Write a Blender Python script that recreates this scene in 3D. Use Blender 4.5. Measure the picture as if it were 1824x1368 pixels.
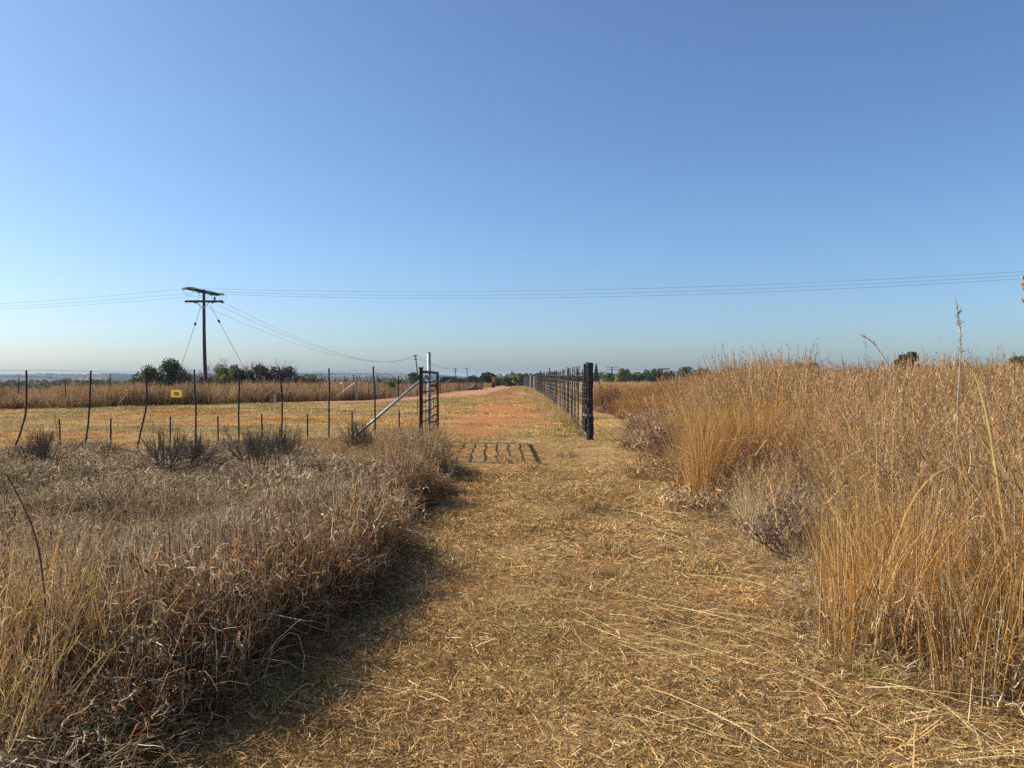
import bpy, math, random
import numpy as np
from mathutils import Vector, Matrix

for o in list(bpy.data.objects):
    bpy.data.objects.remove(o)
SC = bpy.context.scene
COL = SC.collection
R = math.radians

# ------------------------------------------------------------------ camera
EYE = 1.60
F = 1370.0            # focal length in pixels of the 1824 px wide frame
HZ = 668.0            # pixel row of the horizon
cam_d = bpy.data.cameras.new('camera')
cam_d.sensor_width = 36.0
cam_d.lens = 36.0 * F / 1824.0
cam_d.clip_start = 0.05
cam_d.clip_end = 20000.0
cam = bpy.data.objects.new('camera', cam_d)
COL.objects.link(cam)
cam.location = (0, 0, EYE)
cam.rotation_euler = (R(90) - math.atan((684.0 - HZ) / F), 0, 0)
SC.camera = cam

# ------------------------------------------------------------------ sky and sun
SUN_EL, SUN_AZ = 36.5, -77.0     # elevation; azimuth from the view direction (+Y), negative = left
s_dir = Vector((math.sin(R(SUN_AZ)) * math.cos(R(SUN_EL)), math.cos(R(SUN_AZ)) * math.cos(R(SUN_EL)), math.sin(R(SUN_EL))))
W = bpy.data.worlds.new('World')
SC.world = W
W.use_nodes = True
nt = W.node_tree
bg = nt.nodes['Background']
sky = nt.nodes.new('ShaderNodeTexSky')
sky.sky_type = 'NISHITA'
sky.sun_disc = False
sky.sun_elevation = R(SUN_EL)
sky.sun_rotation = R(SUN_AZ)
sky.altitude = 1400.0
sky.air_density = 1.05
sky.dust_density = 3.7
sky.ozone_density = 5.5
grade = nt.nodes.new('ShaderNodeMix'); grade.data_type = 'RGBA'; grade.blend_type = 'MULTIPLY'
grade.inputs['Factor'].default_value = 1.0; grade.inputs['B'].default_value = (0.95, 1.0, 1.03, 1)   # the clear, slightly cyan blue of dry highveld air
nt.links.new(sky.outputs[0], grade.inputs['A']); nt.links.new(grade.outputs['Result'], bg.inputs[0])
bg.inputs[1].default_value = 0.110
sun_d = bpy.data.lights.new('sun', 'SUN')
sun_d.energy = 5.0
sun_d.angle = R(0.53)
sun_d.color = (1.0, 0.93, 0.82)
sun = bpy.data.objects.new('sun', sun_d)
COL.objects.link(sun)
sun.location = (-40, 0, 40)
sun.rotation_euler = (-s_dir).to_track_quat('-Z', 'Y').to_euler()
SC.view_settings.view_transform = 'Standard'
SC.view_settings.look = 'None'
SC.view_settings.exposure = 0.50
SC.view_settings.gamma = 1.0
SC.cycles.max_bounces = 4
SC.cycles.diffuse_bounces = 2
SC.cycles.glossy_bounces = 2
SC.cycles.transmission_bounces = 4
SC.cycles.volume_bounces = 0
SC.cycles.use_denoising = False

# ------------------------------------------------------------------ helpers
def vnoise(x, y, s=0.0):
    x = np.asarray(x, float); y = np.asarray(y, float)
    xi = np.floor(x); yi = np.floor(y); fx = x - xi; fy = y - yi
    def h(a, b):
        v = np.sin(a * 127.1 + b * 311.7 + s * 74.7) * 43758.5453
        return v - np.floor(v)
    fx = fx * fx * (3 - 2 * fx); fy = fy * fy * (3 - 2 * fy)
    return (h(xi, yi) * (1 - fx) + h(xi + 1, yi) * fx) * (1 - fy) + (h(xi, yi + 1) * (1 - fx) + h(xi + 1, yi + 1) * fx) * fy

def fbm(x, y, s=0.0, o=4):
    a, t, r = 0.5, 0.0, 0.0
    for i in range(o):
        r = r + a * vnoise(np.asarray(x) * 2 ** i, np.asarray(y) * 2 ** i, s + i * 3.1); t += a; a *= 0.5
    return r / t

def sstep(a, b, x):
    t = np.clip((np.asarray(x, float) - a) / (b - a), 0, 1)
    return t * t * (3 - 2 * t)

def ground_z(x, y):
    x = np.asarray(x, float); y = np.asarray(y, float)
    r = np.hypot(x, y)
    az = np.degrees(np.arctan2(x, y))
    z = -1.0 * sstep(45, 210, r) - 2.0 * sstep(200, 420, r) * sstep(8, -6, az)
    left = sstep(-1.0, -9.0, az) * (np.abs(az) < 110)
    z = z - 42.0 * left * sstep(230, 1100, r)
    z = z - 0.9 * sstep(-16, -45, x) * sstep(30, 60, y)
    # wheel ruts, mounds
    near = sstep(60, 20, r)
    z = z + near * (0.045 * (fbm(x * 0.7, y * 0.7, 3) - 0.5) + 0.035 * sstep(14, 10, r) * (fbm(x * 2.7, y * 2.7, 9, 3) - 0.5))
    z = z + sstep(12, 7, r) * 0.018 * (fbm(x * 6.5, y * 6.5, 12, 2) - 0.5)
    z = z + 0.10 * sstep(-1.2, -2.2, x) * sstep(20, 14, y)  # unmown ground lies a little higher
    z = z + 0.08 * sstep(2.4, 3.4, x) * sstep(45, 30, y)
    return z

def gz(x, y):
    return float(ground_z(x, y))

def px(pxx, d):            # x of a picture column at depth d
    return (pxx - 912.0) * d / F

def pz(pyy, d):            # z of a picture row at depth d
    return EYE + (HZ - pyy) * d / F

WORLD_LOC = {}

class B:
    """collects quads in world coordinates; build() links them as ONE mesh object"""
    def __init__(s):
        s.V = []; s.Q = []; s.C = []; s.n = 0
    def add(s, v, q, c=(1, 1, 1)):
        v = np.asarray(v, float).reshape(-1, 3); q = np.asarray(q, int).reshape(-1, 4)
        c = np.asarray(c, float)
        if c.ndim == 1:
            c = np.tile(c, (len(v), 1))
        s.V.append(v); s.Q.append(q + s.n); s.C.append(c); s.n += len(v)
    def tube(s, pts, rad, n=6, c=(1, 1, 1), cap=True):
        p = np.asarray(pts, float); k = len(p)
        rad = np.full(k, rad, float) if np.isscalar(rad) else np.asarray(rad, float)
        t = np.gradient(p, axis=0); t /= np.linalg.norm(t, axis=1)[:, None] + 1e-12
        ref = np.array([1.0, 0, 0]) if abs(t[:, 0]).mean() < 0.8 else np.array([0, 0, 1.0])
        u = np.cross(t, ref); u /= np.linalg.norm(u, axis=1)[:, None] + 1e-12
        w = np.cross(t, u)
        a = np.arange(n) * 2 * math.pi / n + math.pi / n
        ring = p[:, None, :] + rad[:, None, None] * (np.cos(a)[None, :, None] * u[:, None, :] + np.sin(a)[None, :, None] * w[:, None, :])
        v = ring.reshape(-1, 3)
        i = np.arange(n); j = (i + 1) % n
        q = [np.stack([r * n + i, r * n + j, (r + 1) * n + j, (r + 1) * n + i], 1) for r in range(k - 1)]
        if cap:
            for base, flip in ((0, True), ((k - 1) * n, False)):
                for m in range(1, n - 2 + 1, 2):
                    f = [base, base + m, base + m + 1, base + (m + 2) % n]
                    if (m + 2) % n == 0:
                        continue
                    q.append(np.array([f[::-1] if flip else f]))
        s.add(v, np.concatenate(q), c)
    def box(s, c0, size, ax=(1, 0, 0), up=(0, 0, 1), c=(1, 1, 1)):
        ax = np.array(ax, float); ax /= np.linalg.norm(ax); up = np.array(up, float)
        up = up - ax * up.dot(ax); up /= np.linalg.norm(up); sd = np.cross(up, ax)
        c0 = np.array(c0, float); h = np.array(size, float) / 2
        v = [c0 + ax * h[0] * i + sd * h[1] * j + up * h[2] * k for i in (-1, 1) for j in (-1, 1) for k in (-1, 1)]
        s.add(v, [[0, 1, 3, 2], [4, 6, 7, 5], [0, 4, 5, 1], [2, 3, 7, 6], [0, 2, 6, 4], [1, 5, 7, 3]], c)
    def blades(s, base, az, th0, dth, L, w, K, rng, jit=0.0, jaz=0.0, col=(1, 1, 1), p=1.4, tip=0.15, clampz=None, wprof=None):
        n = len(base)
        th = th0[:, None] + dth[:, None] * (np.arange(K)[None, :] / max(K - 1, 1)) ** p + np.cumsum(rng.normal(0, 1, (n, K)) * jit, 1)
        a = az[:, None] + np.cumsum(rng.normal(0, 1, (n, K)) * jaz, 1)
        d = np.stack([np.sin(th) * np.cos(a), np.sin(th) * np.sin(a), np.cos(th)], 2)
        pos = np.concatenate([base[:, None, :], base[:, None, :] + np.cumsum(d * (L / K)[:, None, None], 1)], 1)
        if clampz is not None:
            pos[:, :, 2] = np.maximum(pos[:, :, 2], clampz + rng.random((n, 1)) * 0.012)
        side = rng.normal(0, 1, (n, 3)); side[:, 2] *= 0.4
        side = side - d[:, 0] * (side * d[:, 0]).sum(1)[:, None]
        side /= np.linalg.norm(side, axis=1)[:, None] + 1e-9
        tt = np.arange(K + 1) / K
        prof = (1 - (1 - tip) * tt ** 1.6) if wprof is None else np.asarray(wprof)
        off = side[:, None, :] * (w[:, None] * prof[None, :])[:, :, None] * 0.5
        v = np.stack([pos - off, pos + off], 2).reshape(-1, 3)
        b = (np.arange(n) * (K + 1) * 2)[:, None] + np.arange(K)[None, :] * 2
        b = b.reshape(-1)
        q = np.stack([b, b + 1, b + 3, b + 2], 1)
        col = np.asarray(col, float)
        c = np.repeat(col, (K + 1) * 2, 0) if col.ndim == 2 else col
        s.add(v, q, c)
        return pos, d
    def leaves(s, pos, size, rng, col, aspect=1.6, flat=0.0):
        n = len(pos)
        a = rng.normal(0, 1, (n, 3)); a /= np.linalg.norm(a, axis=1)[:, None]
        b = rng.normal(0, 1, (n, 3)); b -= a * (a * b).sum(1)[:, None]; b /= np.linalg.norm(b, axis=1)[:, None]
        size = np.broadcast_to(np.asarray(size, float), (n,))
        A = a * size[:, None] * 0.5 * aspect; Bv = b * size[:, None] * 0.5
        v = np.stack([pos - A, pos - 0.1 * A + Bv, pos + A, pos - 0.1 * A - Bv], 1).reshape(-1, 3)
        q = (np.arange(n) * 4)[:, None] + np.arange(4)[None, :]
        col = np.asarray(col, float)
        s.add(v, q, np.repeat(col, 4, 0) if col.ndim == 2 else col)
    def mesh(s, name, mat, origin=(0, 0, 0), smooth=False):
        V = np.concatenate(s.V) - np.asarray(origin, float); Q = np.concatenate(s.Q); C = np.concatenate(s.C)
        me = bpy.data.meshes.new(name)
        me.vertices.add(len(V)); me.vertices.foreach_set('co', V.astype(np.float32).ravel())
        me.loops.add(len(Q) * 4); me.loops.foreach_set('vertex_index', Q.astype(np.int32).ravel())
        me.polygons.add(len(Q)); me.polygons.foreach_set('loop_start', np.arange(0, len(Q) * 4, 4, dtype=np.int32))
        me.update(calc_edges=True)
        at = me.color_attributes.new('tint', 'FLOAT_COLOR', 'POINT')
        at.data.foreach_set('color', np.concatenate([C, np.ones((len(C), 1))], 1).astype(np.float32).ravel())
        me.polygons.foreach_set('use_smooth', np.full(len(Q), smooth, dtype=bool))
        me.materials.append(mat)
        return me
    def build(s, name, mat, parent=None, origin=None, smooth=False):
        org = WORLD_LOC[parent.name] if parent is not None else (origin if origin is not None else (0, 0, 0))
        o = bpy.data.objects.new(name, s.mesh(name, mat, org, smooth))
        COL.objects.link(o)
        if parent is not None:
            o.parent = parent
        else:
            o.location = org
        WORLD_LOC[o.name] = tuple(org)
        return o

def tag(o, label=None, cat=None, group=None, kind=None):
    if label: o['label'] = label
    if cat: o['category'] = cat
    if group: o['group'] = group
    if kind: o['kind'] = kind
    return o

def thing(name, loc, label, cat, group=None):
    o = bpy.data.objects.new(name, None)
    o.empty_display_size = 0.2
    COL.objects.link(o)
    o.location = loc
    WORLD_LOC[o.name] = tuple(loc)
    return tag(o, label, cat, group)

def copy_tree(o, loc, label, rz=0.0, scale=(1, 1, 1), parent=None):
    c = o.copy(); COL.objects.link(c)
    if parent is None:
        c.location = loc; c.rotation_euler = (0, 0, rz); c.scale = scale
        c['label'] = label
        WORLD_LOC[c.name] = tuple(loc)
    else:
        c.parent = parent
    for ch in [k for k in bpy.data.objects if k.parent == o]:
        copy_tree(ch, None, None, parent=c)
    return c

# ------------------------------------------------------------------ materials
def new_mat(name):
    m = bpy.data.materials.new(name); m.use_nodes = True
    return m, m.node_tree, m.node_tree.nodes['Principled BSDF']

def pmat(name, c1, c2, scale=20, rough=0.8, metal=0.0, bump=0.2, stretch=(1, 1, 1), detail=6):
    m, t, p = new_mat(name)
    tc = t.nodes.new('ShaderNodeTexCoord'); mp = t.nodes.new('ShaderNodeMapping'); mp.inputs['Scale'].default_value = stretch
    no = t.nodes.new('ShaderNodeTexNoise'); no.inputs['Scale'].default_value = scale; no.inputs['Detail'].default_value = detail
    no.inputs['Roughness'].default_value = 0.65
    rp = t.nodes.new('ShaderNodeValToRGB'); rp.color_ramp.elements[0].position = 0.32; rp.color_ramp.elements[1].position = 0.68
    rp.color_ramp.elements[0].color = (*c1, 1); rp.color_ramp.elements[1].color = (*c2, 1)
    bp = t.nodes.new('ShaderNodeBump'); bp.inputs['Strength'].default_value = bump; bp.inputs['Distance'].default_value = 0.02
    t.links.new(tc.outputs['Object'], mp.inputs[0]); t.links.new(mp.outputs[0], no.inputs['Vector'])
    t.links.new(no.outputs['Fac'], rp.inputs[0]); t.links.new(rp.outputs[0], p.inputs['Base Color'])
    t.links.new(no.outputs['Fac'], bp.inputs['Height']); t.links.new(bp.outputs[0], p.inputs['Normal'])
    p.inputs['Roughness'].default_value = rough; p.inputs['Metallic'].default_value = metal
    return m

def blade_mat(name, transl=0.3, var=0.22, gain=1.0, hue=0.02, sat=1.0):
    m, t, p = new_mat(name)
    t.nodes.remove(p)
    out = t.nodes['Material Output']
    at = t.nodes.new('ShaderNodeAttribute'); at.attribute_name = 'tint'
    oi = t.nodes.new('ShaderNodeObjectInfo')
    mr = t.nodes.new('ShaderNodeMapRange'); mr.inputs['To Min'].default_value = gain * (1 - var); mr.inputs['To Max'].default_value = gain * (1 + var)
    t.links.new(oi.outputs['Random'], mr.inputs['Value'])
    wn = t.nodes.new('ShaderNodeTexWhiteNoise'); wn.noise_dimensions = '1D'
    t.links.new(oi.outputs['Random'], wn.inputs['W'])
    mh = t.nodes.new('ShaderNodeMapRange'); mh.inputs['To Min'].default_value = 0.5 - hue; mh.inputs['To Max'].default_value = 0.5 + hue
    t.links.new(wn.outputs['Value'], mh.inputs['Value'])
    hs = t.nodes.new('ShaderNodeHueSaturation'); hs.inputs['Saturation'].default_value = sat
    t.links.new(at.outputs['Color'], hs.inputs['Color']); t.links.new(mr.outputs[0], hs.inputs['Value']); t.links.new(mh.outputs[0], hs.inputs['Hue'])
    df = t.nodes.new('ShaderNodeBsdfDiffuse'); tr = t.nodes.new('ShaderNodeBsdfTranslucent'); mx = t.nodes.new('ShaderNodeMixShader')
    mx.inputs[0].default_value = transl
    t.links.new(hs.outputs[0], df.inputs[0]); t.links.new(hs.outputs[0], tr.inputs[0])
    t.links.new(df.outputs[0], mx.inputs[1]); t.links.new(tr.outputs[0], mx.inputs[2]); t.links.new(mx.outputs[0], out.inputs[0])
    return m

M_GRASS = blade_mat('dry_grass_blade', 0.25, 0.32, 0.98, 0.014, 1.06)
M_LEAF = blade_mat('tree_leaf', 0.25, 0.18, 1.75, 0.015)
M_TWIG = blade_mat('dry_twig', 0.0, 0.15)
M_BARK = pmat('bark', (0.05, 0.035, 0.025), (0.13, 0.10, 0.08), 12, 0.95, 0, 0.6, (1, 1, 0.2))
M_POLE = pmat('creosoted_pole', (0.030, 0.016, 0.010), (0.10, 0.055, 0.035), 9, 0.85, 0, 0.5, (1, 1, 0.12))
M_POST = pmat('blackened_post', (0.008, 0.007, 0.007), (0.035, 0.03, 0.028), 14, 0.8, 0, 0.8, (1, 1, 0.15))
M_GALV = pmat('galvanised_pipe', (0.26, 0.27, 0.28), (0.46, 0.47, 0.47), 9, 0.6, 0.25, 0.25)
M_STEEL = pmat('dark_steel', (0.012, 0.011, 0.011), (0.05, 0.045, 0.042), 25, 0.6, 0.3, 0.2)
M_RUST = pmat('rusty_gate_steel', (0.020, 0.012, 0.009), (0.085, 0.042, 0.024), 22, 0.75, 0.2, 0.3)
M_WIRE = pmat('fence_wire', (0.20, 0.19, 0.17), (0.36, 0.33, 0.29), 40, 0.7, 0.2, 0.0)
M_CABLE = pmat('power_cable', (0.12, 0.13, 0.14), (0.18, 0.19, 0.20), 10, 0.9, 0.0, 0.0)
M_GLASS = pmat('insulator_glass', (0.20, 0.36, 0.20), (0.36, 0.52, 0.34), 10, 0.25, 0.0, 0.0)
M_YELLOW = pmat('yellow_sign_paint', (0.72, 0.42, 0.02), (0.85, 0.52, 0.03), 12, 0.5, 0, 0.0)
M_BLACK = pmat('black_paint', (0.012, 0.012, 0.012), (0.03, 0.03, 0.03), 20, 0.6, 0, 0.0)
M_CONC = pmat('weathered_concrete', (0.28, 0.25, 0.21), (0.46, 0.42, 0.37), 15, 0.9, 0, 0.3)
M_WOODG = pmat('weathered_board', (0.14, 0.10, 0.07), (0.30, 0.22, 0.15), 14, 0.9, 0, 0.4, (1, 1, 0.2))
M_LOG = pmat('rubble_heap', (0.10, 0.05, 0.03), (0.34, 0.20, 0.12), 8, 0.95, 0, 0.5)
M_ORANGE = pmat('orange_board', (0.50, 0.16, 0.06), (0.62, 0.22, 0.09), 8, 0.6, 0, 0.0)
M_WHITE = pmat('white_paint', (0.50, 0.49, 0.45), (0.66, 0.65, 0.60), 14, 0.6, 0, 0.1)

def ground_mat():
    m, t, p = new_mat('dry_ground')
    N = t.nodes.new; L = t.links.new
    at = N('ShaderNodeAttribute'); at.attribute_name = 'tint'
    sp = N('ShaderNodeSeparateColor'); L(at.outputs['Color'], sp.inputs[0])
    tc = N('ShaderNodeTexCoord')
    def noise(scale, detail=8, rough=0.65, vec=None, dist=0.0):
        n = N('ShaderNodeTexNoise'); n.inputs['Scale'].default_value = scale; n.inputs['Detail'].default_value = detail
        n.inputs['Roughness'].default_value = rough; n.inputs['Distortion'].default_value = dist
        L(vec if vec is not None else tc.outputs['Object'], n.inputs['Vector']); return n.outputs['Fac']
    def ramp(fac, stops):
        r = N('ShaderNodeValToRGB'); e = r.color_ramp.elements
        while len(e) < len(stops): e.new(0.5)
        for k, (pos, c) in enumerate(stops): e[k].position = pos; e[k].color = (*c, 1)
        L(fac, r.inputs[0]); return r.outputs[0]
    def mix(f, a, b):
        x = N('ShaderNodeMix'); x.data_type = 'RGBA'
        if isinstance(f, float): x.inputs['Factor'].default_value = f
        else: L(f, x.inputs['Factor'])
        L(a, x.inputs['A']); L(b, x.inputs['B']); return x.outputs['Result']
    def math_(op, a, b):
        x = N('ShaderNodeMath'); x.operation = op; x.use_clamp = True
        for k, q in enumerate((a, b)):
            if isinstance(q, float): x.inputs[k].default_value = q
            else: L(q, x.inputs[k])
        return x.outputs[0]
    big = noise(0.35, 6); mid = noise(2.2, 8, 0.7, None, 0.6); fine = noise(28, 10, 0.75, None, 1.2)
    straw = ramp(fine, [(0.28, (0.09, 0.05, 0.022)), (0.48, (0.30, 0.175, 0.070)), (0.72, (0.54, 0.35, 0.145))])
    thatch = ramp(mid, [(0.30, (0.21, 0.115, 0.045)), (0.70, (0.45, 0.27, 0.105))])
    base = mix(0.45, straw, thatch)
    pale = ramp(fine, [(0.30, (0.28, 0.165, 0.065)), (0.70, (0.58, 0.39, 0.165))])
    bigm = ramp(big, [(0.42, (0, 0, 0)), (0.62, (1, 1, 1))])
    base = mix(bigm, base, pale)
    soil = ramp(mid, [(0.30, (0.30, 0.095, 0.028)), (0.70, (0.48, 0.190, 0.060))])
    sm = math_('MULTIPLY_ADD', mid, 1.1) if False else math_('ADD', sp.outputs[0], math_('MULTIPLY', math_('SUBTRACT', mid, 0.5), 1.6))
    sm = math_('MULTIPLY', sm, math_('MULTIPLY', sp.outputs[0], 3.0))
    base = mix(sm, base, soil)
    green = ramp(fine, [(0.30, (0.12, 0.11, 0.035)), (0.70, (0.34, 0.27, 0.085))])
    gm = math_('MULTIPLY', sp.outputs[1], math_('MULTIPLY', mid, 1.7))
    base = mix(gm, base, green)
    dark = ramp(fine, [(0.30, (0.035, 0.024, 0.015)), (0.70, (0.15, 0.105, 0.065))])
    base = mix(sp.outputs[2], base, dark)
    L(base, p.inputs['Base Color']); p.inputs['Roughness'].default_value = 0.95
    p.inputs['Specular IOR Level'].default_value = 0.1
    bp = N('ShaderNodeBump'); bp.inputs['Strength'].default_value = 0.8; bp.inputs['Distance'].default_value = 0.03
    L(fine, bp.inputs['Height']); L(bp.outputs[0], p.inputs['Normal'])
    return m
M_GROUND = ground_mat()

# ------------------------------------------------------------------ where things grow
LE_Y = [0, 3.1, 4.5, 5.7, 7.8, 9.4, 11.0, 12.0, 13.6, 14.6, 18.5]
LE_X = [-1.45, -1.45, -1.33, -1.1, -1.12, -1.08, -1.05, -1.12, -1.35, -1.70, -1.98]
RE_Y = [0, 3.0, 3.6, 4.1, 4.85, 6.6, 9.4, 14.4, 18.0, 22, 28, 33, 40, 60]
RE_X = [2.9, 2.7, 2.3, 1.95, 2.02, 2.15, 2.45, 2.55, 3.0, 3.7, 4.1, 3.9, 4.2, 5.0]
FA, FB = np.array([-1.98, 18.4]), np.array([-10.6, 14.4])       # near fence line, white pole to the left edge
def left_edge(y):
    y = np.asarray(y, float)
    return np.interp(y, LE_Y, LE_X) + 0.30 * (vnoise(y * 1.25, y * 0, 5) - 0.55) + 0.14 * (vnoise(y * 3.6, y * 0, 8) - 0.5)
def right_edge(y):
    y = np.asarray(y, float)
    return np.interp(y, RE_Y, RE_X) + 0.40 * (vnoise(y * 0.9, y * 0, 15) - 0.45) + 0.16 * (vnoise(y * 3.1, y * 0, 18) - 0.5)
def fence_y(x):
    return FA[1] + (np.asarray(x, float) - FA[0]) * (FB[1] - FA[1]) / (FB[0] - FA[0])
def rf_x(y): return np.interp(y, [19, 32, 60, 80, 130, 230], [1.90, 2.15, 2.25, 2.40, 2.40, 2.30])
def strip_y(x):             # front edge of the unmown strip behind the lawn
    return np.interp(x, [-60, -24, -12, -9.5], [28, 34.5, 46, 47.5])
ROAD = [(-30, 38.5), (-20, 41.5), (-13, 44.2), (-9.0, 46.4), (-6.4, 50.3), (-4.9, 56.5), (-3.9, 66), (-3.2, 80), (-2.7, 105), (-2.1, 125), (-0.6, 143)]
ROADW = [0.1, 0.3, 1.2, 2.8, 3.3, 3.4, 3.3, 3.1, 2.9, 2.8, 2.6]

SOIL = ((-1.05, 22.0, 1.6, 2.8, 1.0), (-0.4, 27.0, 2.0, 4.4, .85), (0.5, 31.0, 1.0, 3.0, .7), (-0.4, 36, 2.0, 7, .85), (-0.7, 46, 1.6, 4.0, .9), (0.5, 16.2, 2.2, 1.0, .40),
        (-0.5, 60, 1.7, 12, .85), (-0.3, 82, 1.5, 16, .8), (2.4, 9.3, 0.35, 0.5, .5), (-0.25, 9.7, 0.3, 0.7, .45), (-0.35, 5.1, 0.3, 0.9, .28), (-1.0, 3.5, 0.4, 0.6, .45), (-0.3, 12.5, .5, .8, .25), (-5, 31, 4, 2.0, .35), (-12, 26, 5, 1.6, .3), (-4, 23, 3, 1.0, .3))
def soil_mask(X, Y):
    m = np.zeros_like(np.asarray(X, float))
    for cx, cy, rx, ry, a in SOIL:
        d = np.hypot((X - cx) / rx, (Y - cy) / ry) + 0.7 * (fbm(X * 1.1, Y * 0.8, 31) - 0.5)
        m = np.maximum(m, a * sstep(1.15, 0.35, d))
    return m
def thin_by_soil(X, Y, rng, f=1.0):
    k = rng.random(len(X)) > f * soil_mask(X, Y)
    return X[k], Y[k]

# ------------------------------------------------------------------ ground, road, hills
def build_ground():
    rad = np.concatenate([[0.0], np.geomspace(0.5, 6500, 270)])
    ang = np.radians(np.concatenate([np.arange(-44, 44.01, 0.25), np.arange(49, 316, 5.0)]))
    X = np.outer(rad, np.sin(ang)); Y = np.outer(rad, np.cos(ang)); Z = ground_z(X, Y)
    n = len(ang); k = len(rad)
    idx = np.arange(k * n).reshape(k, n)
    q = np.stack([idx[:-1], np.roll(idx, -1, 1)[:-1], np.roll(idx, -1, 1)[1:], idx[1:]], 2).reshape(-1, 4)[:, ::-1]
    soil = np.zeros_like(X); green = np.zeros_like(X); dark = np.zeros_like(X)
    def spot(cx, cy, rx, ry, a=1.0):
        d = np.hypot((X - cx) / rx, (Y - cy) / ry) + 0.7 * (fbm(X * 1.1, Y * 0.8, 31) - 0.5)
        return a * sstep(1.15, 0.35, d)
    soil = soil_mask(X, Y)
    mow = (X > left_edge(Y)) & (X < right_edge(Y)) & (Y > 0) & (Y < 20)
    lawn = ((Y > fence_y(X)) & (X < 2.2) & (Y < 60) & (Y > 14))
    green = np.maximum(green, np.where(lawn, 0.38 * sstep(0.46, 0.68, fbm(X * 0.12, Y * 0.22, 41)), 0))
    green = np.maximum(green, np.where(mow, 0.4 * sstep(0.5, 0.7, fbm(X * 0.9, Y * 0.9, 43)), 0))
    for s in ((1.35, 19.2, 0.5, 2.5, .8), (-0.6, 18.3, 1.0, 0.8, .5)):
        green = np.maximum(green, spot(*s))
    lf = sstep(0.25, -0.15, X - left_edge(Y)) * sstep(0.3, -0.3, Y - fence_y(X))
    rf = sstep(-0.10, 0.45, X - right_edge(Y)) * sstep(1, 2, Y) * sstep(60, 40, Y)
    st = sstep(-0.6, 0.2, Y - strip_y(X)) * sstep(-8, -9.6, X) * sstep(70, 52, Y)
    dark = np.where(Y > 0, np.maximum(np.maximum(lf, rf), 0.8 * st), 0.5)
    far = sstep(60, 120, np.hypot(X, Y))
    dark = np.maximum(dark, far * 0.35 * sstep(.4, .7, fbm(X * .02, Y * .02, 51)))
    green = np.maximum(green, far * 0.7 * sstep(.35, .6, fbm(X * .03, Y * .03, 53)))
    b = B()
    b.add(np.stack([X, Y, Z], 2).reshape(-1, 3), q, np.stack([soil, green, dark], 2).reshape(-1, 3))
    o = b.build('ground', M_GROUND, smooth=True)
    tag(o, kind='structure')
build_ground()

def build_road():
    P = np.array(ROAD, float); wv = np.array(ROADW)
    t = np.linspace(0, len(P) - 1, 160); i = np.arange(len(P))
    # smooth by repeated averaging of the densely sampled polyline
    C = np.stack([np.interp(t, i, P[:, 0]), np.interp(t, i, P[:, 1])], 1); w = np.interp(t, i, wv)
    for _ in range(60):
        C[1:-1] = 0.25 * C[:-2] + 0.5 * C[1:-1] + 0.25 * C[2:]
    T = np.gradient(C, axis=0); T /= np.linalg.norm(T, axis=1)[:, None]
    Nn = np.stack([T[:, 1], -T[:, 0]], 1)
    m = 13
    s = np.linspace(-0.5, 0.5, m)
    wob = 0.35 * (vnoise(np.arange(160) * 0.35, np.zeros(160), 3) - 0.5)
    X = C[:, 0:1] + Nn[:, 0:1] * (s[None, :] * w[:, None] + wob[:, None]); Y = C[:, 1:2] + Nn[:, 1:2] * (s[None, :] * w[:, None] + wob[:, None])
    Z = ground_z(X, Y) + 0.045 - 0.05 * (2 * np.abs(s))[None, :] ** 4 - 0.015 * np.exp(-((np.abs(s) - 0.24) / 0.07) ** 2)[None, :]
    idx = np.arange(160 * m).reshape(160, m)
    q = np.stack([idx[:-1, :-1], idx[:-1, 1:], idx[1:, 1:], idx[1:, :-1]], 2).reshape(-1, 4)
    b = B(); b.add(np.stack([X, Y, Z], 2).reshape(-1, 3), q)
    mt = pmat('red_gravel', (0.34, 0.135, 0.052), (0.50, 0.225, 0.092), 3.0, 0.95, 0, 0.3)
    tag(b.build('dirt_road', mt, smooth=True), kind='structure')
build_road()

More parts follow.
